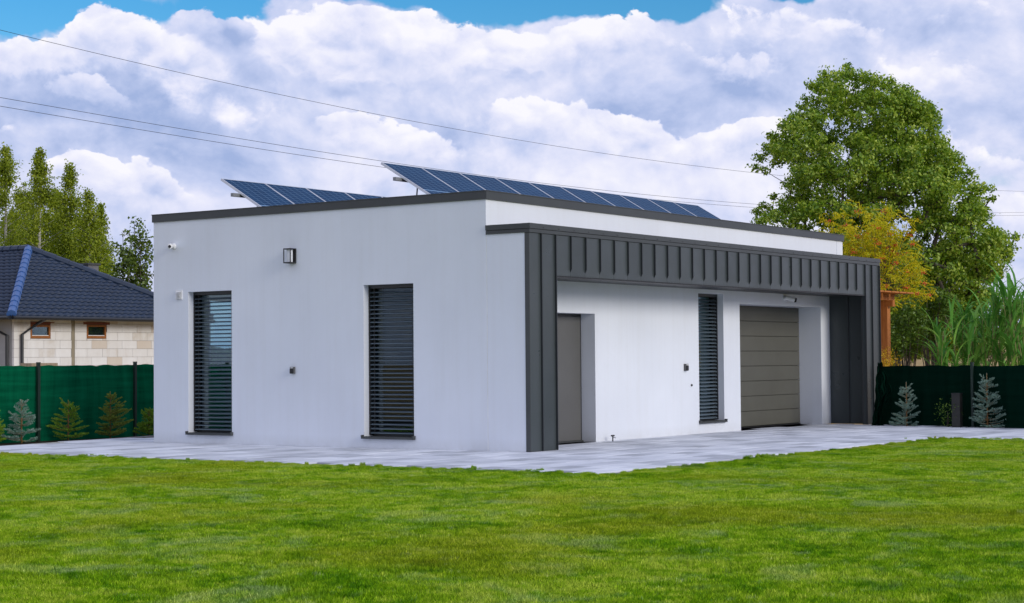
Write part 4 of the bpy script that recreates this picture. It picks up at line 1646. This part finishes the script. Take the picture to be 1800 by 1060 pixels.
def big_tree():
    rng = np.random.default_rng(21)
    D = 58.0
    ys = np.array([112, 130, 150, 175, 200, 225, 250, 275, 300, 320, 345, 370, 395, 420, 450, 480, 510, 540, 570, 600, 625])
    xl = np.array([1487, 1450, 1425, 1417, 1405, 1370, 1350, 1330, 1335, 1385, 1375, 1345, 1335, 1335, 1345, 1360, 1400, 1440, 1500, 1540, 1550])
    xr = np.array([1500, 1535, 1580, 1615, 1640, 1650, 1658, 1675, 1695, 1715, 1738, 1728, 1745, 1775, 1775, 1750, 1735, 1715, 1700, 1690, 1655])
    xl = xl - 8
    xr = xr + 8
    xr[15:] += np.array([6, 14, 22, 26, 24, 20])
    root = at(1574, 640, D)
    t = thing('broadleaf_tree', 'tall broad green leafy tree behind the right end of the garage', 'tree', (root[0], root[1], -.1))
    # clump centres
    cen = []
    tries = 0
    while len(cen) < 600 and tries < 60000:
        tries += 1
        y = rng.uniform(112, 628)
        a, b = np.interp(y, ys, xl), np.interp(y, ys, xr)
        x = rng.uniform(a, b)
        mid, hw = (a + b) / 2, (b - a) / 2
        u = (x - mid) / hw
        rad = rng.uniform(12, 25) * (1.0 if y > 180 else .8)
        # keep inside the outline
        if x - rad * .8 < a or x + rad * .8 > b or y - rad * .9 < 114:
            continue
        dmax = hw / FPX * D * math.sqrt(max(0, 1 - u * u)) * .85
        v = rng.uniform(-1, 1)
        v = np.sign(v) * abs(v) ** .6 * dmax
        p = at(x, y, D + v)
        r = rad / FPX * D
        if cen and len(cen) > 5:
            q = np.array([c[0] for c in cen])
            if np.min(np.linalg.norm(q - p, axis=1)) < .34:
                continue
        cen.append((p, r))
    for k in range(110):          # the skirt of the crown hangs low
        y = rng.uniform(440, 615)
        a, b = np.interp(y, ys, xl), np.interp(y, ys, xr)
        x = rng.uniform(a + 18, b - 18)
        cen.append((at(x, y, D + rng.uniform(-2.2, 2.2)), rng.uniform(15, 24) / FPX * D))
    for k in range(48):           # inner foliage behind the outer clumps
        y = rng.uniform(210, 600)
        a, b = np.interp(y, ys, xl), np.interp(y, ys, xr)
        x = (a + b) / 2 + rng.uniform(-.72, .72) * (b - a) / 2
        cen.append((at(x, y, D + rng.uniform(.4, 2.2)), rng.uniform(16, 26) / FPX * D))
    # twigs that stick out of the outline
    for (x, y, r_) in ((1490, 118, 9), (1425, 150, 10), (1416, 175, 9), (1407, 188, 9), (1380, 222, 12), (1358, 240, 11), (1338, 278, 12), (1328, 296, 9), (1345, 300, 10), (1352, 262, 12), (1395, 245, 13), (1415, 232, 12),
                       (1645, 210, 10), (1656, 252, 10), (1675, 275, 10), (1688, 283, 9), (1705, 302, 9), (1735, 332, 11), (1742, 350, 9), (1730, 368, 9), (1786, 415, 9), (1775, 435, 11), (1768, 455, 10), (1745, 405, 10), (1332, 372, 10), (1345, 362, 10), (1336, 390, 11), (1362, 345, 9)):
        cen.append((at(x, y, D + rng.uniform(-1, 1)), r_ / FPX * D))
    Vs, Fs, off = [], [], 0
    ctr = at(1550, 380, D)
    for p, r in cen:
        n = int(290 * (r / .42) ** 2) + 26
        d = rng.normal(0, 1, (n, 3))
        d /= np.linalg.norm(d, axis=1)[:, None]
        rr = r * 1.12 * rng.uniform(.0, 1.0, n) ** .5
        C = p + d * rr[:, None] * np.array([1.05, 1.05, .75])
        # sprays that run outwards from the middle of the crown
        o_ = (p - ctr) / (np.linalg.norm(p - ctr) + 1e-6)
        C = C + o_ * (rng.exponential(.07, n).clip(0, .2) * (rng.random(n) < .35))[:, None]
        N = d * .7 + .6 * (C - ctr) / 5.0
        V, F = leaf_quads(C, N, rng.uniform(.085, .15, n), rng, .54)
        Vs.append(V)
        Fs.append(F + off)
        off += len(V)
    V, F = np.concatenate(Vs), np.concatenate(Fs)
    print('big tree leaves', len(F))
    lm = leaf_mat('broad_leaf', [(.10, (.040, .095, .006)), (.36, (.115, .225, .012)), (.60, (.26, .385, .026)), (.88, (.60, .68, .13))], .38, .03)
    np_obj('crown', V, F, lm, t)
    m = MB()
    b0 = np.array([root[0], root[1], -.1])
    fork = at(1566, 520, D)
    limb(m, b0, fork, .26, .19, rng, .03, 6, 10)
    # branches: every clump hangs on the nearest one that is closer to the fork
    nodes = [fork]
    order = sorted([c[0] for c in cen], key=lambda p: np.linalg.norm(p - fork))
    for p in order:
        q = np.array(nodes)
        dist = np.linalg.norm(q - p, axis=1) + .10 * np.linalg.norm(q - fork, axis=1)
        b = nodes[int(np.argmin(dist))]
        df_ = np.linalg.norm(b - fork)
        r0 = max(.012, .13 - .024 * df_)
        r1 = max(.008, .13 - .024 * np.linalg.norm(p - fork))
        limb(m, b, p, r0, r1, rng, .06, 4, 5)
        nodes.append(p)
    m.build('trunk', BK['grey'], t, True)


big_tree()


def birch(label, tip, halfw, D, seed, ybase=640, n_leaf=20000):
    rng = np.random.default_rng(seed)
    tx, ty = tip
    top = at(tx, ty, D)
    base = at(tx + rng.uniform(-4, 8), ybase, D)
    t = thing('birch_tree', label, 'tree', (base[0], base[1], -.1), 'birches behind the tiled house')
    H = top[2] + .1
    axis = lambda s: np.array([base[0], base[1], -.1]) * (1 - s) + top * s + np.array([math.sin(s * 5 + seed), math.cos(s * 4), 0]) * .06 * H * .15 * math.sin(math.pi * s)
    m = MB()
    k = 14
    m.tube([axis(s) for s in np.linspace(0, .99, k)], list(np.linspace(.15, .012, k)), 8)
    Vs, Fs, off = [], [], 0
    W0 = halfw / FPX * D * 1.34
    nb = 110
    for b in range(nb):
        s = rng.uniform(.16, 1.0) ** .85
        prof = math.sin(min(1, (1 - s) * 1.45 + .03) * math.pi / 2) ** 1.0
        reach = W0 * prof * rng.uniform(.45, 1.12) + .06
        an = rng.uniform(0, 2 * math.pi)
        st = axis(s * .985)
        d = np.array([math.cos(an), math.sin(an), .75])
        d /= np.linalg.norm(d)
        end = st + d * reach * np.array([1, 1, .8])
        pts = limb(m, st, end, .020 * (1.1 - s) + .006, .005, rng, .06, 4, 4)
        # drooping sprays from the branch
        nn = int(n_leaf / nb * (.35 + prof))
        tt = rng.uniform(.15, 1.08, nn) ** .75
        P = st + (end - st) * tt[:, None]
        droop = rng.exponential(.45, nn).clip(0, 1.8) * (.25 + .75 * tt) * (.5 + prof * .6)
        P = P + rng.normal(0, .13, (nn, 3)) * (.5 + prof)
        P[:, 2] -= droop * .75 - .12
        V, F = leaf_quads(P, np.array([d] * nn) * .5, .10, rng, .62, .2, .15)
        Vs.append(V)
        Fs.append(F + off)
        off += len(V)
    lm = BIRCH_LEAF
    np_obj('crown', np.concatenate(Vs), np.concatenate(Fs), lm, t)
    m.build('trunk', BK['birch'], t, True)


BIRCH_LEAF = leaf_mat('birch_leaf', [(.10, (.08, .125, .008)), (.40, (.190, .260, .016)), (.72, (.33, .39, .030)), (.95, (.50, .53, .08))], .40, .02)
birch('tall yellow-green birch at the far left, its tip the highest', (10, 255), 62, 74, 1)
birch('slim pointed birch second from the left behind the roof', (70, 263), 50, 71, 2)
birch('pointed birch third from the left above the dark hip', (122, 284), 48, 73, 3)
birch('shorter birch right of the pointed ones, above the roof hip', (152, 332), 38, 70, 4, n_leaf=13000)
birch('lowest birch at the right end of the row, near the chimney', (176, 362), 30, 72, 5, n_leaf=11000)
birch('broad low birch filling the gap between the first two tips', (42, 322), 66, 78, 6)
birch('broad low birch behind the chimney side of the row', (100, 335), 66, 79, 7)


birch('broad birch in the middle of the row, half hidden by the roof ridge', (22, 372), 66, 80, 8, n_leaf=16000)
birch('low spreading birch at the right foot of the row above the chimney', (142, 388), 62, 80, 11, n_leaf=16000)


def sapling(label, stems, D, seed):
    rng = np.random.default_rng(seed)
    base = at(235, 640, D)
    t = thing('sapling', label, 'tree', (base[0], base[1], -.1))
    m = MB()
    Vs, Fs, off = [], [], 0
    for (tx, ty, bx) in stems:
        top = at(tx, ty, D + rng.uniform(-.5, .5))
        bs = at(bx, 640, D)
        bs[2] = -.1
        pts = limb(m, bs, top, .045, .008, rng, .02, 10, 6)
        for k in range(26):
            s = rng.uniform(.42, 1.0)
            st = bs + (top - bs) * s
            d = rng.normal(0, 1, 3)
            d[2] = abs(d[2]) * .8
            d /= np.linalg.norm(d)
            e_ = st + d * rng.uniform(.15, .62) * (1.15 - s * .7)
            limb(m, st, e_, .010, .004, rng, .08, 3, 4)
            nn = int(rng.integers(14, 40))
            P = e_ + rng.normal(0, .11, (nn, 3))
            V, F = leaf_quads(P, np.tile(d, (nn, 1)) * .3, .125, rng, .7, .2, .3)
            Vs.append(V)
            Fs.append(F + off)
            off += len(V)
    np_obj('crown', np.concatenate(Vs), np.concatenate(Fs), SAP_LEAF, t)
    m.build('trunk', BK['grey'], t, True)


SAP_LEAF = leaf_mat('sapling_leaf', [(.2, (.05, .09, .012)), (.5, (.10, .155, .020)), (.9, (.20, .26, .04))], .3, .03)
sapling('sparse young tree with see-through crown beside the left garage corner', [(236, 393, 232), (216, 412, 222), (257, 425, 247), (226, 440, 228), (246, 415, 240)], 60, 9)


def rowan():
    rng = np.random.default_rng(31)
    D = 50.0
    base = at(1560, 640, D)
    t = thing('rowan_tree', 'yellow-green rowan with orange berries in front of the big tree', 'tree', (base[0], base[1], -.1))
    m = MB()
    b0 = np.array([base[0], base[1], -.1])
    fork = at(1548, 540, D)
    limb(m, b0, fork, .09, .07, rng, .03, 5, 8)
    Vs, Fs, off = [], [], 0
    Bv, Bf, boff = [], [], 0
    ico_v = np.array([(0, 0, 1), (.9, 0, .2), (.28, .85, .2), (-.72, .53, .2), (-.72, -.53, .2), (.28, -.85, .2), (0, 0, -1)])
    ico_f = [(0, 1, 2), (0, 2, 3), (0, 3, 4), (0, 4, 5), (0, 5, 1), (6, 2, 1), (6, 3, 2), (6, 4, 3), (6, 5, 4), (6, 1, 5)]
    spots = []
    for k in range(150):
        x, y = rng.normal(1535, 48), rng.normal(440, 52)
        if y < 345 + abs(x - 1525) * .55 or y > 525 or x < 1425 or x > 1640 or (x > 1600 and y < 440):
            continue
        spots.append((x, y))
    spots += [(1600, 470), (1620, 500), (1632, 517), (1605, 515), (1590, 500), (1585, 520), (1570, 530), (1610, 490)]
    for (x, y) in spots:
        p = at(x, y, D + rng.uniform(-1.2, 1.0))
        limb(m, fork, p, .014, .004, rng, .08, 4, 4)
        # pinnate leaves: pairs of leaflets along a midrib
        for q in range(13):
            d = rng.normal(0, 1, 3)
            d[2] = d[2] * .4 - .1
            d /= np.linalg.norm(d)
            st = p + rng.normal(0, .10, 3)
            nn = 15
            tt = np.repeat(np.linspace(.1, 1, 8), 2)[:nn]
            side = np.cross(d, (0, 0, 1))
            side /= np.linalg.norm(side) + 1e-9
            sg = np.tile([1, -1], 8)[:nn]
            P = st + d * (tt[:, None] * .22) + side * (sg * .035)[:, None] + np.array([0, 0, -1]) * (tt ** 2 * .06)[:, None]
            V, F = leaf_quads(P, np.tile((0, 0, .8), (nn, 1)), .068, rng, .4, .1, .5)
            Vs.append(V)
            Fs.append(F + off)
            off += len(V)
        if rng.random() < .42:
            c = p + np.array([0, 0, -.06]) - F_ * rng.uniform(.05, .30) + rng.normal(0, .06, 3)
            for q in range(int(rng.integers(10, 26))):
                cc = c + rng.normal(0, .042, 3) * np.array([1, 1, .6])
                Bv.append(cc + ico_v * .017)
                Bf.append(np.array(ico_f) + boff)
                boff += 7
    lm = leaf_mat('rowan_leaf', [(.10, (.14, .19, .006)), (.38, (.42, .44, .010)), (.66, (.72, .62, .02)), (.92, (.88, .66, .05))], .45, .02, patch=(.03, (.70, .30, .02)))
    np_obj('crown', np.concatenate(Vs), np.concatenate(Fs), lm, t)
    k = Mat('rowan_berry')
    k.set(k.ramp(k.island(), [(0, (.55, .045, .010)), (.6, (.70, .10, .012)), (1, (.75, .19, .02))]), .35)
    o = np_obj('berries', np.concatenate(Bv), np.concatenate(Bf), k.m, t, smooth=True)
    o['kind'] = 'stuff'
    m.build('trunk', BK['grey'], t, True)


rowan()


# giant reed grass
def reed_clump(label, px, D, hpx, n, seed):
    rng = np.random.default_rng(seed)
    base = at(px, 640, D)
    base[2] = -.1
    t = thing('reed_plant', label, 'plant', base, 'giant reeds behind the right fence')
    for k in range(n + 3):
        b = base + np.array([*rng.normal(0, .22, 2), 0])
        H = hpx / FPX * D * rng.uniform(.72, 1.0) + 1.35
        lean = rng.normal(0, .10, 2)
        m = MB()
        pts = [b + np.array([lean[0] * s * s, lean[1] * s * s, s]) * np.array([H, H, H]) for s in np.linspace(0, .9, 7)]
        m.tube(pts, list(np.linspace(.020, .007, 7)), 6)
        m.build('stem', REED_STEM, t, True)
        for q in range(10):
            s = rng.uniform(.25, .9)
            st = b + np.array([lean[0] * s * s, lean[1] * s * s, s]) * H
            me = REED_LEAF[int(rng.integers(len(REED_LEAF)))]
            sc = rng.uniform(.75, 1.2) * (1.0 if s < .75 else .85)
            o = inst('leaf', me, t, st, (0, -rng.uniform(.0, .35) * (1 if s > .6 else .4), rng.uniform(0, 6.28)), (sc, sc, sc))


def reed_leaf(seed):
    rng = np.random.default_rng(seed)
    n = 9
    Ln = rng.uniform(.95, 1.35)
    a0, a1 = math.radians(rng.uniform(62, 78)), math.radians(rng.uniform(-70, -20))
    p = np.zeros(3)
    V = []
    rng_w = rng.uniform(.030, .058)
    for i in range(n):
        s = i / (n - 1)
        w = rng_w * math.sin(math.pi * min(1, .25 + s * .75)) ** .8 * (1 - s ** 3) + .001
        V += [p + [0, w, .25 * w], p, p + [0, -w, .25 * w]]
        a = a0 + (a1 - a0) * s ** 1.3
        p = p + np.array([math.cos(a), 0.02 * math.sin(4 * s), math.sin(a)]) * Ln / (n - 1)
    F = []
    for i in range(n - 1):
        F += [(3 * i, 3 * i + 1, 3 * i + 4, 3 * i + 3), (3 * i + 1, 3 * i + 2, 3 * i + 5, 3 * i + 4)]
    return MB().add(V, F).mesh('leaf', REED_MAT, True)


def reed_mat():
    k = Mat('reed_leaf')
    c = k.ramp(k.orand(), [(0, (.06, .21, .030)), (.6, (.14, .37, .055)), (1, (.28, .52, .10))])
    df = k.n('ShaderNodeBsdfDiffuse')
    tl = k.n('ShaderNodeBsdfTranslucent')
    gl = k.n('ShaderNodeBsdfGlossy')
    gl.inputs['Roughness'].default_value = .35
    k.nt.links.new(c, df.inputs[0])
    k.nt.links.new(c, tl.inputs[0])
    m1 = k.n('ShaderNodeMixShader')
    m1.inputs[0].default_value = .35
    k.nt.links.new(df.outputs[0], m1.inputs[1])
    k.nt.links.new(tl.outputs[0], m1.inputs[2])
    m2 = k.n('ShaderNodeMixShader')
    m2.inputs[0].default_value = .025
    k.nt.links.new(m1.outputs[0], m2.inputs[1])
    k.nt.links.new(gl.outputs[0], m2.inputs[2])
    k.nt.links.new(m2.outputs[0], k.out.inputs[0])
    return k.m


REED_MAT = reed_mat()
REED_STEM = plain('reed_stem', (.20, .19, .06), .6, 0, .3, 4)
REED_LEAF = [reed_leaf(s) for s in range(6)]
for (label, x, D, h, n, sd) in (('leftmost small reed clump with thin blades, beside the big tree', 1672, 44, 92, 4, 1),
                                ('reed clump with arching blades second from the left', 1696, 45, 110, 5, 2),
                                ('reed clump in front of the gap right of the big tree', 1722, 46, 118, 5, 3),
                                ('tall reed clump with upright plume-like top near the right', 1752, 44.5, 150, 5, 4),
                                ('tallest reed clump with wide arching blades', 1776, 44, 162, 6, 5),
                                ('reed clump at the right edge of the picture', 1800, 45, 168, 6, 6)):
    reed_clump(label, x, D, h, n, sd)


# understorey behind the right fence
def shrub(label, cx, cy, rx, ry, D, n, seed, mat, size=.10, cat='shrub', name='leafy_shrub'):
    rng = np.random.default_rng(seed)
    base = at(cx, 640, D)
    t = thing(name, label, cat, (base[0], base[1], -.1))
    Vs, Fs, off = [], [], 0
    m = MB()
    b0 = np.array([base[0], base[1], -.1])
    for k in range(max(2, n // 130)):
        a = rng.uniform(0, 6.28)
        r = math.sqrt(rng.random())
        p = at(cx + rx * r * math.cos(a), cy + ry * r * math.sin(a), D + rng.uniform(-.7, .7))
        limb(m, b0, p, .022, .006, rng, .05, 4, 4)
        nn = 130
        d = rng.normal(0, 1, (nn, 3))
        d /= np.linalg.norm(d, axis=1)[:, None]
        C = p + d * (rng.uniform(.1, 1, nn) ** .5 * .30)[:, None]
        V, F = leaf_quads(C, d, size, rng, .55)
        Vs.append(V)
        Fs.append(F + off)
        off += len(V)
    np_obj('foliage', np.concatenate(Vs), np.concatenate(Fs), mat, t)
    m.build('stem', BK['grey'], t, True)


DARK_LEAF = leaf_mat('shrub_leaf', [(.15, (.035, .085, .008)), (.5, (.085, .16, .014)), (.95, (.20, .28, .035))], .3, .03)
shrub('dark green bush under the tree beside the pergola post', 1592, 575, 28, 48, 52, 4200, 41, DARK_LEAF)
shrub('dark leafy bush under the middle of the big tree', 1640, 545, 34, 42, 53, 4000, 42, DARK_LEAF)
shrub('dark bush behind the reed clumps', 1725, 590, 45, 40, 51, 3600, 43, DARK_LEAF)
shrub('dark bush behind the reeds at the right edge', 1785, 575, 40, 50, 52, 3600, 44, DARK_LEAF)
FLOWER = leaf_mat('yellow_flower', [(.2, (.30, .20, .010)), (.5, (.55, .34, .012)), (.9, (.70, .45, .03))], .3, .02)
shrub('low yellow flowers at the foot of the pergola post', 1556, 634, 15, 7, 43.5, 900, 45, FLOWER, .045, 'flowers', 'yellow_flowers')


# treeline far behind the field
def treeline():
    rng = np.random.default_rng(77)
    Vs, Fs, off = [], [], 0
    for px_ in np.arange(-250, 2100, 7):
        D = 330 + rng.uniform(-20, 20)
        for k in range(3):
            p = at(px_ + rng.uniform(-8, 8), (612 if px_ > 1150 else 634) - rng.uniform(0, 14) + 7 * math.sin(px_ * .02), D)
            nn = 60
            d = rng.normal(0, 1, (nn, 3))
            d /= np.linalg.norm(d, axis=1)[:, None]
            C = p + d * np.array([2.2, 2.2, 1.6])
            V, F = leaf_quads(C, d, 1.1, rng, .8)
            Vs.append(V)
            Fs.append(F + off)
            off += len(V)
    lm = leaf_mat('far_leaf', [(.2, (.03, .055, .02)), (.9, (.07, .11, .04))], .2, .03)
    o = np_obj('treeline', np.concatenate(Vs), np.concatenate(Fs), lm)
    tag(o, 'distant low line of trees beyond the stubble field', 'trees', kind='stuff')


treeline()


# small spruces
def spruce(label, px, base_py, top_py, halfw, D, mat, seed, lean=0.0, dense=1.0, lop=0.0):
    rng = np.random.default_rng(seed)
    base = at(px, base_py, D)
    base[2] = -.06
    H = (base_py - top_py) / FPX * D + .05
    t = thing('young_spruce', label, 'tree', base, 'young spruces along the fence')
    m = MB()
    tip = base + np.array([0, 0, H]) + R_ * lean
    m.tube([base, base + (tip - base) * .5, tip], [.016, .012, .005], 6)
    Wd = halfw / FPX * D
    Nv, Nf, off = [], [], 0

    def needles(P, axis, L_, cnt):
        nonlocal off
        n = len(P)
        d = rng.normal(0, 1, (n, 3))
        d -= axis * ((d @ axis)[:, None]) * .9
        d /= np.linalg.norm(d, axis=1)[:, None]
        d = d * .85 + axis * .55
        d[:, 2] += .15
        d /= np.linalg.norm(d, axis=1)[:, None]
        ln = rng.uniform(.6, 1.15, n)[:, None] * L_
        sd = np.cross(d, rng.normal(0, 1, (n, 3)))
        sd /= np.linalg.norm(sd, axis=1)[:, None]
        V = np.empty((n, 3, 3))
        V[:, 0] = P + sd * .0042
        V[:, 1] = P - sd * .0042
        V[:, 2] = P + d * ln
        Nv.append(V.reshape(-1, 3))
        Nf.append(np.arange(n * 3).reshape(n, 3) + off)
        off += n * 3
    nt = int(rng.integers(6, 8))
    for w in range(nt):
        s = .10 + .74 * w / (nt - 1) + rng.uniform(-.015, .015)
        nbr = int(rng.integers(6, 9) * dense)
        reach = Wd * (1 - (s - .1) / .88) ** .75 * 1.02 + .03
        a0 = rng.uniform(0, 6.28)
        for k in range(nbr + 1):
            an = a0 + 2 * math.pi * k / nbr + rng.normal(0, .18)
            rr = reach * rng.uniform(.55, 1.12)
            hd = np.array([math.cos(an), math.sin(an), 0])
            rr *= 1 + lop * float(hd @ R_)
            sj = np.clip(s + rng.normal(0, .035), .05, .9)
            st = base + (tip - base) * sj
            en = st + hd * rr + np.array([0, 0, rr * rng.uniform(.10, .85) * (.35 + s)])
            pts = [st, st + (en - st) * .5 - np.array([0, 0, .08 * rr]), en]
            m.tube(pts, [.006, .004, .002], 4, False)
            axis = (en - st) / np.linalg.norm(en - st)
            n = int(300 * rr / .3 * .5)
            tt = rng.uniform(.12, 1.02, n)
            P = st + (en - st) * tt[:, None]
            P[:, 2] -= .08 * rr * np.sin(np.pi * tt)
            needles(P, axis, .030, n)
            # side shoots
            for q in range(int(2 + rr / .10)):
                u = rng.uniform(.3, .95)
                sp = st + (en - st) * u
                sidev = np.cross(axis, (0, 0, 1)) * (1 if q % 2 else -1)
                sx = axis * .8 + sidev * .75 + np.array([0, 0, rng.uniform(-.05, .2)])
                sx /= np.linalg.norm(sx)
                l2 = rr * (1.02 - u) * .75 + .035
                n2 = int(240 * l2) + 12
                P = sp + sx * (rng.uniform(0, 1, n2) * l2)[:, None]
                needles(P, sx, .028, n2)
    n = 70
    ax = (tip - base) / np.linalg.norm(tip - base)
    P = base + (tip - base) * rng.uniform(.84, 1.0, n)[:, None]
    needles(P, ax, .022, n)
    np_obj('crown', np.concatenate(Nv), np.concatenate(Nf), mat, t)
    m.build('trunk', BK['brown'], t, True)


BLUE = leaf_mat('blue_needle', [(.12, (.09, .17, .13)), (.5, (.20, .31, .26)), (.95, (.42, .55, .49))], .15, .03)
GREEN = leaf_mat('green_needle', [(.12, (.09, .20, .012)), (.5, (.19, .34, .025)), (.95, (.36, .50, .06))], .2, .02)
OLIVE = leaf_mat('olive_needle', [(.12, (.11, .16, .02)), (.5, (.22, .27, .04)), (.95, (.38, .42, .09))], .2, .02)
spruce('small grey-blue spruce furthest left along the netting, with bare brown leader', 38, 782, 710, 32, 33.5, BLUE, 1)
spruce('small bright green spruce with flat open tiers by the netting', 120, 775, 708, 37, 34.5, GREEN, 2, dense=.85)
spruce('bushy olive-green spruce, the tallest of those at the left netting', 194, 769, 690, 32, 35.3, OLIVE, 3, lop=.25, dense=1.2)
spruce('low green spruce half hidden by the left garage corner', 262, 767, 722, 25, 36.0, GREEN, 4, dense=1.2)
spruce('green spruce at the left picture edge, only a shoot showing', -12, 786, 735, 24, 33.2, GREEN, 5)
spruce('slim blue spruce beside the right clad column', 1594, 752, 674, 26, 37.0, BLUE, 6)
spruce('taller full blue spruce at the right by the dark netting', 1736, 754, 657, 36, 35.8, BLUE, 7, dense=1.15)
shrub('small green climber on the dark netting left of the bollard', 1664, 726, 6, 16, 36.6, 260, 46, DARK_LEAF, .035, 'plant', 'small_plant')


# ------------------------------------------------------------------ overhead wires
def wire(label, pts, d0, d1):
    """a sagging wire; depth along it changes evenly with distance in space"""
    pts = np.array(pts, float)
    xs = np.linspace(pts[0, 0], pts[-1, 0], 60)
    co = np.polyfit(pts[:, 0], pts[:, 1], 3 if len(pts) > 4 else 2)
    P = []
    for x in xs:
        s = (x - xs[0]) / (xs[-1] - xs[0])
        dep = 1 / ((1 - s) / d0 + s / d1)
        P.append(at(x, np.polyval(co, x), dep))
    o = MB().tube(P, .006, 5).build('power_line', MT['wire'], org=P[0])
    tag(o, label, 'wire', 'overhead wires across the sky')


wire('topmost overhead wire crossing the sky above the solar panels', [(-500, -75), (0, 53), (350, 133), (700, 207), (1060, 275), (1320, 303), (1800, 331), (2100, 338)], 36, 120)
wire('upper of the two close overhead wires ending behind the front solar row', [(-500, 88), (0, 169), (435, 246.5), (665, 282.5), (1000, 327), (1330, 364), (1800, 366), (2100, 362)], 36, 120)
wire('lower of the two close overhead wires ending behind the front solar row', [(-500, 104), (0, 185), (435, 258), (672, 294), (1000, 336), (1330, 369), (1800, 372), (2100, 368)], 36, 120)
